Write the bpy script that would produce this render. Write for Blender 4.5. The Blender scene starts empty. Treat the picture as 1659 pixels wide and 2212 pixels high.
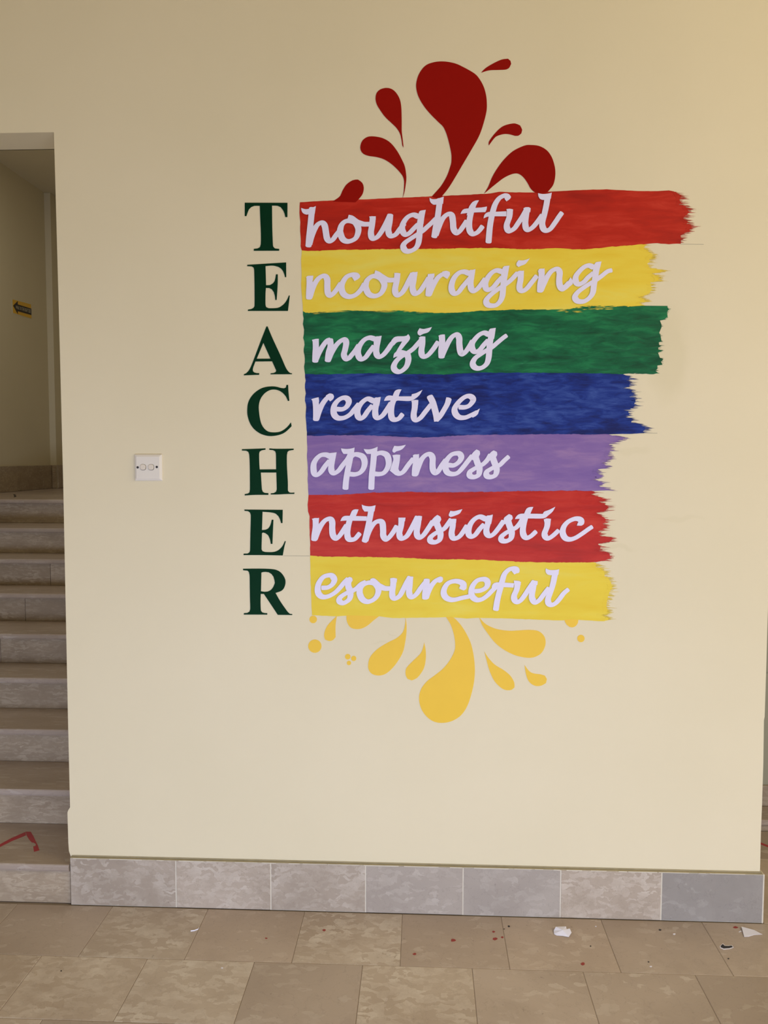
import bpy, math, random
import numpy as np
from mathutils import Vector, Matrix
from mathutils.geometry import tessellate_polygon
random.seed(7)
SC = bpy.context.scene
COL = SC.collection
# ---------------------------------------------------------------- camera
F, YAW, PITCH, ROLL, HC, DC = 1821.117, 0.0457131, 0.0657228, 0.0019630, 1.4165616, 2.5440418
def _basis():
    cy, sy, cp, sp = math.cos(YAW), math.sin(YAW), math.cos(PITCH), math.sin(PITCH)
    fw = Vector((-sy*cp, cy*cp, -sp)); rt = Vector((cy, sy, 0)); up = rt.cross(fw)
    c, s = math.cos(ROLL), math.sin(ROLL)
    return c*rt + s*up, -s*rt + c*up, fw
RT, UP, FW = _basis()
EYE = Vector((0, -DC, HC))
cam = bpy.data.cameras.new('camera'); cam.sensor_fit = 'HORIZONTAL'; cam.sensor_width = 36.0
cam.lens = 36.0*F/1659.0; cam.clip_start = 0.05; cam.clip_end = 60
co = bpy.data.objects.new('camera', cam); COL.objects.link(co)
m = Matrix((RT, UP, -FW)).transposed().to_4x4(); m.translation = EYE; co.matrix_world = m
SC.camera = co
# ---------------------------------------------------------------- world, daylight, added fill lamps, exposure
wd = bpy.data.worlds.new('world'); SC.world = wd; wd.use_nodes = True
bg = wd.node_tree.nodes['Background']; bg.inputs[0].default_value = (1.0, 0.84, 0.55, 1); bg.inputs[1].default_value = 0.14
def area(name, loc, target, sx, sy, power, col):
    l = bpy.data.lights.new(name, 'AREA'); l.shape = 'RECTANGLE'; l.size = sx; l.size_y = sy; l.energy = power; l.color = col
    o = bpy.data.objects.new(name, l); COL.objects.link(o); o.location = loc
    d = Vector(target)-Vector(loc); o.rotation_euler = d.to_track_quat('-Z', 'Y').to_euler(); return o
area('daylight_entrance', (0.0, -2.95, 0.36), (0.0, 0, -0.75), 4.4, 0.62, 71, (0.79, 0.92, 1.24))
area('warm_side_fill', (4.0, -2.6, 2.85), (0.3, 0, 2.5), 2.8, 1.2, 102, (1.0, 0.87, 0.60))  # added fill lamp standing in for warm bounce on the upper wall
area('stair_fill', (-1.9, 1.5, 3.28), (-1.9, 1.501, 0), 1.2, 1.9, 9.5, (1.0, 0.95, 0.82))  # added fill lamp under the closed stair ceiling, brightens the treads
SC.view_settings.view_transform = 'Standard'; SC.view_settings.look = 'None'
SC.view_settings.gamma = 1; SC.view_settings.use_curve_mapping = False
SC.view_settings.exposure = 0.0
SC.cycles.transparent_max_bounces = 24
# ---------------------------------------------------------------- helpers
def ray(px, py): return FW + RT*((px-829.5)/F) - UP*((py-1106)/F)
def on(px, py, axis, val):
    d = ray(px, py); t = (val-EYE[axis])/d[axis]; return EYE + d*t
def wl(px, py): p = on(px, py, 1, 0.0); return (p.x, p.z)
def tag(o, label=None, cat=None, group=None, kind=None):
    if label: o['label'] = label
    if cat: o['category'] = cat
    if group: o['group'] = group
    if kind: o['kind'] = kind
    return o
def mesh_obj(name, vs, fs, mat, parent=None, smooth=False):
    me = bpy.data.meshes.new(name); me.from_pydata([tuple(v) for v in vs], [], fs); me.update()
    if mat: me.materials.append(mat)
    if smooth: me.shade_smooth()
    o = bpy.data.objects.new(name, me); COL.objects.link(o)
    if parent: o.parent = parent
    return o
def empty(name, loc):
    o = bpy.data.objects.new(name, None); o.empty_display_size = .05; COL.objects.link(o); o.location = loc; return o
class MB:
    def __init__(s): s.v = []; s.f = []
    def box(s, x0, x1, y0, y1, z0, z1):
        b = len(s.v); s.v += [(x, y, z) for z in (z0, z1) for y in (y0, y1) for x in (x0, x1)]
        s.f += [tuple(b+i for i in q) for q in ((0,2,3,1),(4,5,7,6),(0,1,5,4),(2,6,7,3),(0,4,6,2),(1,3,7,5))]; return s
    def cbox(s, x0, x1, y0, y1, z0, z1, c):
        """box with chamfered edges"""
        b = len(s.v); X, Y, Z = (x0, x1), (y0, y1), (z0, z1)
        idx = {}
        for ix in (0,1):
            for iy in (0,1):
                for iz in (0,1):
                    sx, sy, sz = (c, -c)[ix], (c, -c)[iy], (c, -c)[iz]
                    for k, p in enumerate(((X[ix], Y[iy]+sy, Z[iz]+sz), (X[ix]+sx, Y[iy], Z[iz]+sz), (X[ix]+sx, Y[iy]+sy, Z[iz]))):
                        idx[ix,iy,iz,k] = len(s.v); s.v.append(p)
        g = lambda *a: idx[a]
        for i in (0,1):
            o = ((0,0),(1,0),(1,1),(0,1)) if i else ((0,0),(0,1),(1,1),(1,0))
            s.f.append(tuple(g(i,a,e,0) for a,e in o))
            s.f.append(tuple(g(a,i,e,1) for a,e in o[::-1]))
            s.f.append(tuple(g(a,e,i,2) for a,e in o))
        for a in (0,1):
            for e in (0,1):
                def q(p1,p2,p3,p4,fl): s.f.append((p1,p2,p3,p4) if fl else (p4,p3,p2,p1))
                fl = (a+e) % 2 == 0
                q(g(0,a,e,1),g(1,a,e,1),g(1,a,e,2),g(0,a,e,2), fl)
                q(g(a,0,e,0),g(a,1,e,0),g(a,1,e,2),g(a,0,e,2), not fl)
                q(g(a,e,0,0),g(a,e,1,0),g(a,e,1,1),g(a,e,0,1), fl)
                for i in (0,1):
                    t = (g(a,e,i,0),g(a,e,i,1),g(a,e,i,2)); s.f.append(t if (a+e+i)%2 else t[::-1])
        return s
    def outline(s, loop, t, holes=(), back=0.0, sides=True):
        """flat shape on the wall plane: loops of (x,z), front at y=-t, edges back to y=-back"""
        loops = [list(loop)]+[list(h) for h in holes]
        b = len(s.v); flat = [p for L in loops for p in L]; n = len(flat)
        s.v += [(p[0], -t, p[1]) for p in flat]+[(p[0], -back, p[1]) for p in flat]
        for tr in tessellate_polygon([[Vector((p[0], p[1], 0)) for p in L] for L in loops]):
            a, c, d = (flat[i] for i in tr)
            cr = (c[0]-a[0])*(d[1]-a[1])-(c[1]-a[1])*(d[0]-a[0])
            s.f.append(tuple(b+i for i in (tr if cr > 0 else tr[::-1])))
        k = 0
        for L in (loops if sides else ()):
            m_ = len(L)
            for i in range(m_): j = (i+1) % m_; s.f.append((b+k+i, b+k+j, b+n+k+j, b+n+k+i))
            k += m_
        return s
    def strip(s, Lf, Rt, t, back=0.0):
        b = len(s.v); n = len(Lf)
        for y in (-t, -back):
            s.v += [(p[0], y, p[1]) for p in Lf]+[(p[0], y, p[1]) for p in Rt]
        for i in range(n-1):
            s.f.append((b+i, b+n+i, b+n+i+1, b+i+1))
            s.f.append((b+i+1, b+2*n+i+1, b+2*n+i, b+i))
            s.f.append((b+n+i, b+3*n+i, b+3*n+i+1, b+n+i+1))
        s.f.append((b, b+2*n, b+3*n, b+n)); s.f.append((b+n-1, b+2*n-1, b+4*n-1, b+3*n-1))
        return s
    def build(s, name, mat, parent=None, smooth=False): return mesh_obj(name, s.v, s.f, mat, parent, smooth)
def cr_pt(p0, p1, p2, p3, u):
    return tuple(.5*((2*b)+(-a+c)*u+(2*a-5*b+4*c-d)*u*u+(-a+3*b-3*c+d)*u**3) for a, b, c, d in zip(p0, p1, p2, p3))
def smooth_loop(P, step=6.0, ang=42):
    """closed outline: Catmull-Rom between points, corners sharper than ang stay corners"""
    n = len(P); cor = []
    for i in range(n):
        a, b, c = P[i-1], P[i], P[(i+1) % n]
        t = math.atan2(c[1]-b[1], c[0]-b[0])-math.atan2(b[1]-a[1], b[0]-a[0])
        t = abs((t+math.pi) % (2*math.pi)-math.pi); cor.append(math.degrees(t) > ang)
    out = []
    for i in range(n):
        a, b, c, d = P[i-1], P[i], P[(i+1) % n], P[(i+2) % n]
        if cor[i]: a = (2*b[0]-c[0], 2*b[1]-c[1])
        if cor[(i+1) % n]: d = (2*c[0]-b[0], 2*c[1]-b[1])
        L = math.dist(b, c); k = max(1, min(8, int(L/step)))
        # clamp the tangents of uneven spans
        la, ld = math.dist(a, b), math.dist(c, d)
        if la > 2.2*L: a = (b[0]+(a[0]-b[0])*2.2*L/la, b[1]+(a[1]-b[1])*2.2*L/la)
        if ld > 2.2*L: d = (c[0]+(d[0]-c[0])*2.2*L/ld, c[1]+(d[1]-c[1])*2.2*L/ld)
        out += [cr_pt(a, b, c, d, j/k) for j in range(k)]
    return out
def smooth_path(P, k=6):
    Q = [tuple(2*a-b for a, b in zip(P[0], P[1]))]+list(P)+[tuple(2*a-b for a, b in zip(P[-1], P[-2]))]
    out = []
    for i in range(1, len(Q)-2):
        out += [cr_pt(Q[i-1], Q[i], Q[i+1], Q[i+2], j/k) for j in range(k)]
    out.append(tuple(P[-1])); return out
def ribbon(mb, P, t, NA=7.0, NB=4.45, back=0.0006):
    """broad-nib pen stroke; P in picture-scale units of the wall tracing"""
    C = smooth_path(P); n = len(C); Lf = []; Rt = []; D = []
    for i in range(n):
        a, b = C[max(0, i-1)], C[min(n-1, i+1)]; dx, dy = b[0]-a[0], b[1]-a[1]; l = math.hypot(dx, dy) or 1
        D.append((dx/l, dy/l))
    ang = math.radians(-25)
    def hw(d):
        de = math.atan2(d[1], d[0])-ang
        return math.sqrt((NA*math.sin(de))**2+(NB*math.cos(de))**2)
    W = [hw(d) for d in D]; W = [sum(W[max(0, i-2):i+3])/len(W[max(0, i-2):i+3]) for i in range(n)]
    pts = [(C[i], D[i], W[i]) for i in range(n)]
    def cap(c, d, w, sg):
        r = []
        for q in (1.0, .8, .45): r.append(((c[0]+sg*d[0]*w*.42*q, c[1]+sg*d[1]*w*.42*q), d, w*math.sqrt(max(.05, 1-q*q*.86))))
        return r
    pts = cap(*pts[0], -1)+pts+cap(*pts[-1], 1)[::-1]
    for c, d, w in pts:
        nx, ny = -d[1], d[0]
        Lf.append(wl(c[0]-nx*w, c[1]-ny*w)); Rt.append(wl(c[0]+nx*w, c[1]+ny*w))
    b = len(mb.v); mb.strip(Lf, Rt, t, back); n = len(Lf)
    for k in range(2*n): x, y, z = mb.v[b+k]; mb.v[b+k] = (x, y-.00003*((k % n)/n), z)
# ---------------------------------------------------------------- materials
def srgb(r, g, b):
    f = lambda c: (c/255/12.92) if c/255 <= .04045 else ((c/255+.055)/1.055)**2.4
    return (f(r), f(g), f(b), 1)
class NM:
    def __init__(s, name, rough=.6, spec=.5):
        s.m = bpy.data.materials.new(name); s.m.use_nodes = True; s.t = s.m.node_tree; s.n = s.t.nodes; s.l = s.t.links
        s.b = s.n['Principled BSDF']; s.b.inputs['Roughness'].default_value = rough; s.b.inputs['Specular IOR Level'].default_value = spec
    def add(s, ty, **k):
        x = s.n.new(ty)
        for a, v in k.items(): setattr(x, a, v)
        return x
    def coord(s, scale=(1,1,1), rot=(0,0,0), rnd=0.0, kind='Object'):
        tc = s.add('ShaderNodeTexCoord'); mp = s.add('ShaderNodeMapping'); mp.inputs['Scale'].default_value = scale; mp.inputs['Rotation'].default_value = rot
        s.l.new(tc.outputs[kind], mp.inputs['Vector'])
        if rnd:
            oi = s.add('ShaderNodeObjectInfo'); ml = s.add('ShaderNodeMath', operation='MULTIPLY'); ml.inputs[1].default_value = rnd
            s.l.new(oi.outputs['Random'], ml.inputs[0]); cx = s.add('ShaderNodeCombineXYZ')
            for i in range(3): s.l.new(ml.outputs[0], cx.inputs[i])
            s.l.new(cx.outputs[0], mp.inputs['Location'])
        return mp.outputs[0]
    def noise(s, vec, sc, det=4, rough=.55, dist=0.0):
        x = s.add('ShaderNodeTexNoise'); x.inputs['Scale'].default_value = sc; x.inputs['Detail'].default_value = det
        x.inputs['Roughness'].default_value = rough; x.inputs['Distortion'].default_value = dist; s.l.new(vec, x.inputs['Vector']); return x.outputs['Fac']
    def ramp(s, fac, stops, interp='LINEAR'):
        r = s.add('ShaderNodeValToRGB'); e = r.color_ramp.elements; r.color_ramp.interpolation = interp
        while len(e) < len(stops): e.new(.5)
        for q, (p, c) in zip(e, stops): q.position = p; q.color = c if len(c) == 4 else (*c, 1)
        s.l.new(fac, r.inputs[0]); return r.outputs[0]
    def mix(s, fac, a, b, mode='MIX'):
        x = s.add('ShaderNodeMix', data_type='RGBA', blend_type=mode)
        for sock, v in ((x.inputs[0], fac), (x.inputs[6], a), (x.inputs[7], b)):
            if isinstance(v, bpy.types.NodeSocket): s.l.new(v, sock)
            else: sock.default_value = v
        return x.outputs[2]
    def base(s, v):
        if isinstance(v, bpy.types.NodeSocket): s.l.new(v, s.b.inputs['Base Color'])
        else: s.b.inputs['Base Color'].default_value = v
    def bump(s, h, strength=.2, dist=.002):
        x = s.add('ShaderNodeBump'); x.inputs['Strength'].default_value = strength; x.inputs['Distance'].default_value = dist
        s.l.new(h, x.inputs['Height']); s.l.new(x.outputs[0], s.b.inputs['Normal'])
def plain(name, c, rough=.6, spec=.5, var=.06, sc=9):
    n = NM(name, rough, spec); v = n.coord(); f = n.noise(v, sc)
    n.base(n.mix(f, tuple(x*(1-var) for x in c[:3])+(1,), tuple(min(1, x*(1+var)) for x in c[:3])+(1,)))
    n.bump(n.noise(v, 120, 3), .12, .001); return n.m
def wall_mat(name, c, stains=False):
    n = NM(name, .62, .35); v = n.coord()
    f = n.noise(v, 1.6, 4, .5); c2 = (c[0]*.965, c[1]*.965, c[2]*.95, 1)
    col = n.mix(n.ramp(f, [(.35, (0,0,0)), (.65, (1,1,1))]), c2, c)
    if stains:   # touch-up patches and scuffs beside the stripes, each with its own shape
        for px, py, rx, rz, k in ((1462, 745, .075, .17, .42), (1340, 1165, .09, .012, .30), (1490, 1105, .10, .010, .22), (1325, 1130, .035, .05, .28), (840, 1373, .03, .004, .30), (865, 1356, .02, .003, .35), (1385, 958, .06, .015, .25)):
            x, z = wl(px, py); mp = n.add('ShaderNodeMapping', vector_type='TEXTURE'); mp.inputs['Location'].default_value = (x, 0, z); mp.inputs['Scale'].default_value = (rx, 9, rz)
            tc = n.add('ShaderNodeTexCoord'); wv = n.add('ShaderNodeTexNoise'); wv.inputs['Scale'].default_value = 14; n.l.new(tc.outputs['Object'], wv.inputs['Vector'])
            sub = n.add('ShaderNodeVectorMath', operation='MULTIPLY_ADD'); sub.inputs[1].default_value = (.05, 0, .05)
            n.l.new(wv.outputs['Color'], sub.inputs[0]); n.l.new(tc.outputs['Object'], sub.inputs[2]); n.l.new(sub.outputs[0], mp.inputs['Vector'])
            ln = n.add('ShaderNodeVectorMath', operation='LENGTH'); n.l.new(mp.outputs[0], ln.inputs[0])
            fr = n.ramp(ln.outputs['Value'], [(.45, (k,k,k)), (1.0, (0,0,0))], 'EASE')
            col = n.mix(fr, col, (c[0]*.86, c[1]*.86, c[2]*.78, 1))
    n.base(col); n.bump(n.noise(v, 38, 5, .6), .10, .0025); return n.m
def stone(name, base, dark, light, sc=7, rough=.32, rnd=40, flecks=.6, squash=(1,1,1), spec=.5, cloud=1.0):
    """fossil limestone: soft clouds, pale shell flakes with firm edges, hairline brown veins, pits"""
    n = NM(name, rough, spec); v = n.coord(squash, rnd=rnd)
    big = n.noise(v, sc*.45, 3, .5, .4); f1 = n.noise(v, sc, 7, .66, .35); f3 = n.noise(v, sc*11, 4, .65, .2)
    col = n.mix(n.ramp(big, [(.36, (0,0,0)), (.64, (cloud,)*3)]), base, dark)
    col = n.mix(n.ramp(f1, [(.38, (.55,)*3), (.5, (0,0,0))]), col, dark)
    w = n.add('ShaderNodeTexNoise'); w.inputs['Scale'].default_value = sc*4; w.inputs['Detail'].default_value = 5; n.l.new(v, w.inputs['Vector'])
    ad = n.add('ShaderNodeVectorMath', operation='MULTIPLY_ADD'); ad.inputs[1].default_value = (.045,)*3; n.l.new(w.outputs['Color'], ad.inputs[0]); n.l.new(v, ad.inputs[2])
    mp = n.add('ShaderNodeMapping'); mp.inputs['Scale'].default_value = (.55, 1.1, 1.3); n.l.new(ad.outputs[0], mp.inputs['Vector'])
    vo = n.add('ShaderNodeTexVoronoi'); vo.inputs['Scale'].default_value = sc*9; n.l.new(mp.outputs[0], vo.inputs['Vector'])
    sx = n.add('ShaderNodeSeparateColor'); n.l.new(vo.outputs['Color'], sx.inputs[0])
    pick = n.ramp(sx.outputs[0], [(1-flecks*.62, (0,0,0)), (1-flecks*.62+.03, (.35,)*3), (1.0, (.9,)*3)])
    zone = n.ramp(f1, [(.36, (.0,)*3), (.62, (1,1,1))])
    fk = n.mix(1.0, pick, zone, 'MULTIPLY'); col = n.mix(fk, col, light)
    vein = n.ramp(w.outputs['Fac'], [(.488, (0,0,0)), (.498, (.30,)*3), (.508, (0,0,0))])
    col = n.mix(vein, col, tuple(x*.62 for x in dark[:3])+(1,))
    col = n.mix(n.ramp(f3, [(.27, (.7,)*3), (.33, (0,0,0))]), col, tuple(x*.62 for x in dark[:3])+(1,))
    oi = n.add('ShaderNodeObjectInfo'); tone = n.ramp(oi.outputs['Random'], [(0, (.88,.875,.87)), (.5, (.98,.98,.98)), (1, (1.0,.985,.965))])
    col = n.mix(1.0, col, tone, 'MULTIPLY')
    n.base(col); n.bump(f3, .10, .002)
    return n.m
def paint(name, tones, rough=.45, bump=.25, sx=5.0, sz=26.0, seed=0.0, thr=(.30,.5,.70)):
    """brushed paint: streaks drawn out along the stripe"""
    n = NM(name, rough, .5 if 'green' in name else .22); v = n.coord((sx, 1, sz))
    v2 = n.coord((sx*.28, 1, sz*.22)); off = n.add('ShaderNodeVectorMath', operation='ADD'); off.inputs[1].default_value = (seed, seed*.7, seed*1.3)
    n.l.new(v, off.inputs[0]); v = off.outputs[0]
    off2 = n.add('ShaderNodeVectorMath', operation='ADD'); off2.inputs[1].default_value = (seed*2, 0, seed); n.l.new(v2, off2.inputs[0]); v2 = off2.outputs[0]
    a = n.noise(v, 1.6, 6, .62, .5); b = n.noise(v2, 2.2, 3, .5, .3)
    x = n.add('ShaderNodeMath', operation='MULTIPLY_ADD'); x.inputs[1].default_value = .55; n.l.new(a, x.inputs[0])
    y = n.add('ShaderNodeMath', operation='MULTIPLY'); y.inputs[1].default_value = .45; n.l.new(b, y.inputs[0]); n.l.new(y.outputs[0], x.inputs[2])
    n.base(n.ramp(x.outputs[0], list(zip((thr[0], thr[1], thr[2]), tones))))
    n.bump(a, bump, .002); return n.m
WALL_C = (0.80, 0.705, 0.50, 1)
M = {}
M['wall'] = wall_mat('cream_wall_paint', WALL_C, True)
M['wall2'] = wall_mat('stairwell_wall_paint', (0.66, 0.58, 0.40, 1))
M['wall3'] = wall_mat('passage_wall_shade_tone', (0.40, 0.38, 0.28, 1))  # darker olive puts the passage's shade into the wall colour
M['ceil'] = plain('ceiling_paint', (0.74, 0.68, 0.53, 1), .8)
M['ledge'] = plain('khaki_mortar', (0.36, 0.31, 0.20, 1), .85, var=.2, sc=30)
M['grout'] = plain('pale_grout', (0.66, 0.60, 0.50, 1), .9, var=.15, sc=40)
M['floor_grout'] = plain('floor_grout', (0.27, 0.215, 0.165, 1), .9, var=.5, sc=3)
M['grout_dark'] = plain('dark_grout', (0.16, 0.13, 0.10, 1), .9, var=.15, sc=40)
M['floor'] = stone('floor_limestone', (0.50,0.405,0.33,1), (0.41,0.325,0.258,1), (0.58,0.50,0.425,1), 6, .36, 60, .25)
M['floor_fossil'] = stone('floor_limestone_fossil', (0.52,0.43,0.345,1), (0.43,0.345,0.27,1), (0.66,0.59,0.51,1), 6.5, .36, 60, .95)
M['tread'] = stone('tread_limestone', (0.48,0.395,0.335,1), (0.39,0.315,0.26,1), (0.56,0.485,0.425,1), 4, .22, 30, .3, (1,2.4,2))
M['riser'] = stone('riser_limestone', (0.43,0.34,0.245,1), (0.35,0.27,0.19,1), (0.55,0.455,0.345,1), 8, .42, 30, .8, (1,1,1.9))
M['skirt_warm'] = stone('skirting_limestone_warm', (0.50,0.42,0.345,1), (0.40,0.33,0.265,1), (0.62,0.55,0.475,1), 8, .30, 50, .95)
M['skirt_grey'] = stone('skirting_limestone_grey', (0.46,0.405,0.355,1), (0.385,0.335,0.295,1), (0.53,0.48,0.43,1), 7, .30, 50, .5)
M['skirt_dark'] = stone('skirting_limestone_slate', (0.36,0.33,0.305,1), (0.29,0.265,0.245,1), (0.44,0.41,0.385,1), 6, .28, 50, .3)
M['white_paper'] = plain('white_card', (0.81, 0.765, 0.95, 1), .55, .3, .02)
M['scrap_paper'] = plain('scrap_paper', (0.80, 0.79, 0.90, 1), .55, .3, .03)
M['green_card'] = plain('dark_green_card', (0.0012,0.030,0.011,1), .6, .08, .10, 20)
M['red_card'] = plain('crimson_card', (0.30, 0.006, 0.003, 1), .6, .06, .05, 6)
M['yellow_card'] = plain('amber_card', (0.88, 0.56, 0.040, 1), .5, .3, .05, 8)
M['red1'] = paint('red_brushed_paint', [(0.34,0.013,0.008,1), (0.50,0.021,0.010,1), (0.66,0.055,0.032,1)], .42, .3, seed=1.3)
M['red2'] = paint('scarlet_brushed_paint', [(0.37,0.012,0.005,1), (0.52,0.018,0.007,1), (0.64,0.048,0.024,1)], .42, .3, seed=5.1)
M['yel1'] = paint('yellow_brushed_paint', [(0.82,0.55,0.030,1), (0.86,0.65,0.065,1), (0.84,0.73,0.14,1)], .5, .12, sx=3, sz=14, seed=2.2)
M['yel2'] = paint('lemon_brushed_paint', [(0.80,0.56,0.030,1), (0.84,0.64,0.050,1), (0.84,0.70,0.11,1)], .5, .12, sx=3, sz=14, seed=7.7)
M['green'] = paint('green_brushed_paint', [(0.006,0.070,0.033,1), (0.008,0.135,0.055,1), (0.02,0.26,0.09,1)], .27, .6, sx=9, sz=40, seed=3.4, thr=(.36,.5,.68))
M['blue'] = paint('blue_brushed_paint', [(0.012,0.018,0.115,1), (0.016,0.038,0.24,1), (0.06,0.115,0.40,1)], .34, .45, sx=10, sz=42, seed=4.6, thr=(.38,.5,.68))
M['purple'] = paint('purple_brushed_paint', [(0.20,0.115,0.36,1), (0.245,0.145,0.385,1), (0.38,0.23,0.43,1)], .42, .35, sx=6, sz=30, seed=6.2, thr=(.34,.5,.72))
M['pencil'] = plain('pencil_graphite', (0.42,0.38,0.29,1), .7)
M['plastic'] = plain('cream_switch_plastic', (0.80,0.74,0.66,1), .28, .5, .02)
M['rocker'] = plain('rocker_plastic', (0.76,0.68,0.58,1), .25, .5, .02)
M['screw'] = plain('dark_screw', (0.02,0.012,0.01,1), .5)
M['tape'] = plain('red_tape', (0.40,0.02,0.03,1), .4, .4, .1, 30)
M['black'] = plain('black_card', (0.012,0.010,0.012,1), .45)
M['sign_yellow'] = plain('sign_amber', (0.72,0.42,0.03,1), .5)
M['sign_black'] = plain('sign_black', (0.012,0.006,0.006,1), .5)
M['sign_border'] = plain('sign_border', (0.62,0.58,0.44,1), .5)
M['speck_red'] = plain('dried_red_paint', (0.30,0.03,0.02,1), .5)

XL, XR, LZ, WT = -1.105, 1.033, 2.383, 0.14
XS, YB, ZL, ZC = -2.739, 3.555, 1.1781, 3.31
# ---------------------------------------------------------------- the painted wall (polygon with its uneven plaster edges)
ledge_z = 0.153
Lp = [wl(*p) for p in ((116.5,285),(123.5,540),(130,780),(136.7,1050),(142.5,1340),(146.6,1541),(150.3,1700),(151.4,1744),(147.5,1750),(145.6,1755),(147.6,1820),(148.8,1838),(152.5,1849))]
Rp = [wl(*p) for p in ((1658,1344),(1654.8,1455),(1651.8,1548),(1650.2,1556),(1648.8,1650),(1646,1740),(1643.6,1800),(1642,1872))]
mb = MB()
loop = [(XS-.02, 3.6), (XS-.02, LZ)]+[(Lp[0][0], LZ)]+Lp[1:]+[(Lp[-1][0]+.01, 0.0), (Rp[-1][0]-.004, 0.0)]+Rp[::-1]+[(XR, 3.0), (XR, 3.6)]
mb.outline(loop[::-1], 0.0, back=-WT)
wall = mb.build('wall_back', M['wall']); tag(wall, kind='structure')
# back face of the wall
mb = MB(); mb.outline([(XS-.02, 3.6), (XS-.02, LZ), (XL+.01, LZ), (XL+.01, 0), (XR-.01, 0), (XR-.01, 3.6)][::-1], -WT+.004, back=-WT)
tag(mb.build('wall_rear', M['wall2']), kind='structure')
# pencil guide lines left on the wall
for (x0, y0, x1, y1) in ((1470, 526.8, 1520, 527.6), (1384, 935.6, 1420, 935.2), (612, 1200.2, 669, 1200.5)):
    a, b = wl(x0, y0), wl(x1, y1); MB().strip([a, b], [(a[0], a[1]-.0012), (b[0], b[1]-.0012)], .0016 if x0 == 1140 else .0004).build('pencil_line', M['pencil'], wall)
# skirting tiles under it
bb = empty('baseboard_back', (0, -.016, 0)); tag(bb, kind='structure')
edges = [152.5, 381, 585, 790, 1000, 1211, 1428.5, 1650]
mats = ['skirt_warm', 'skirt_warm', 'skirt_warm', 'skirt_grey', 'skirt_grey', 'skirt_warm', 'skirt_dark']
def childbox(name, parent, x0, x1, y0, y1, z0, z1, mat, c=.0012):
    mb = MB().cbox(x0, x1, y0, y1, z0, z1, c); o = mb.build(name, mat)
    o.parent = parent; o.matrix_parent_inverse = parent.matrix_basis.inverted(); return o
for i in range(7):
    x0 = on(edges[i], 1920, 1, -.012).x; x1 = on(edges[i+1], 1920, 1, -.012).x
    childbox('skirting_tile', bb, x0+.0011, x1-.0011, -.014-.0006*(i % 2), -.001, .001, ledge_z-.001, M[mats[i]])
x0 = on(152.5, 1920, 1, -.012).x; x1 = on(1650, 1920, 1, -.012).x
childbox('grout', bb, x0+.002, x1-.002, -.0137, 0, 0.001, ledge_z-.0015, M['grout'], .0003)
rg = random.Random(5); xx = x0+.01
while xx < x1-.06:
    ln = rg.uniform(.02, .11); childbox('grout', bb, xx, xx+ln, -.0150, -.0135, ledge_z-rg.uniform(.0014, .0026), ledge_z+.0001, M['grout'], .0002); xx += ln+rg.uniform(.003, .05)
childbox('mortar_ledge', bb, x0+.001, x1-.004, -.0128, 0.0, ledge_z-.0015, ledge_z+.0006, M['ledge'], .0005)
childbox('mortar_ledge', bb, x0+.002, x1-.006, -.0045, 0.0, ledge_z, ledge_z+.0034, M['ledge'], .0015)
childbox('grout', bb, x1-.0045, x1+.0002, -.0148, 0.05, .0005, ledge_z+.0005, M['grout'], .0005)
childbox('skirting_tile', bb, x1-.012, x1-.0008, 0.0, .14, .001, ledge_z, M['skirt_grey'])
# ---------------------------------------------------------------- floor with its tiles
fl = MB().box(-6, 6, -7.5, 4.5, -.06, -.0012).build('floor', M['floor_grout']); tag(fl, kind='structure')
R1, R2, R3 = -.2835, -.550, -.815
TW = .3045
x1s = [on(447, 1969, 2, 0).x, on(652, 1969, 2, 0).x, on(1073, 1992, 2, 0).x]
b1 = on(425, 2015, 2, 0).x; b2 = on(400, 2145, 2, 0).x
b2 = on(527, 2145, 2, 0).x
data = {}
def tile_mesh(w, d):
    k = (round(w, 4), round(d, 4))
    if k not in data:
        mb = MB().cbox(-w/2, w/2, -d/2, d/2, -.012, 0, .0012); me = bpy.data.meshes.new('floor_tile'); me.from_pydata(mb.v, [], mb.f); me.update(); me.materials.append(None)
        data[k] = me
    return data[k]
def floor_tile(xc, yc, w, d, mat):
    o = bpy.data.objects.new('floor_tile', tile_mesh(w, d)); COL.objects.link(o); o.location = (xc, yc, 0); o.parent = fl
    o.material_slots[0].link = 'OBJECT'; o.material_slots[0].material = mat
rows = [(-.016, R1, b1), (R1, R2, b2), (R2, R3, b1+.02), (R3, R3-.27, b2), (R3-.27, R3-.54, b1), (R3-.54, R3-.81, b2)]
rr = random.Random(3)
foss = {(0,-1):1,(1,-2):1,(1,-1):1,(1,0):0,(1,1):1,(0,1):1,(0,0):0,(0,2):0}
for ri, (ya, yb, bx) in enumerate(rows):
    for k in range(-9, 9):
        xa = bx+k*TW
        floor_tile(xa+TW/2, (ya+yb)/2, TW-.0012, abs(ya-yb)-.0012, M['floor_fossil'] if foss.get((ri, k), rr.random() < .4) else M['floor'])
# tiles of the right-hand passage
ye = on(1655, 1795.6, 2, 0).y; yj = on(1655, 1856, 2, 0).y
for ya, yb in ((-.0144, yj), (yj, ye)):
    for k in range(0, 3):
        floor_tile(XR+.012+TW/2+k*TW, (ya+yb)/2, TW-.0012, abs(ya-yb)-.0012, M['floor'])
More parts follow.
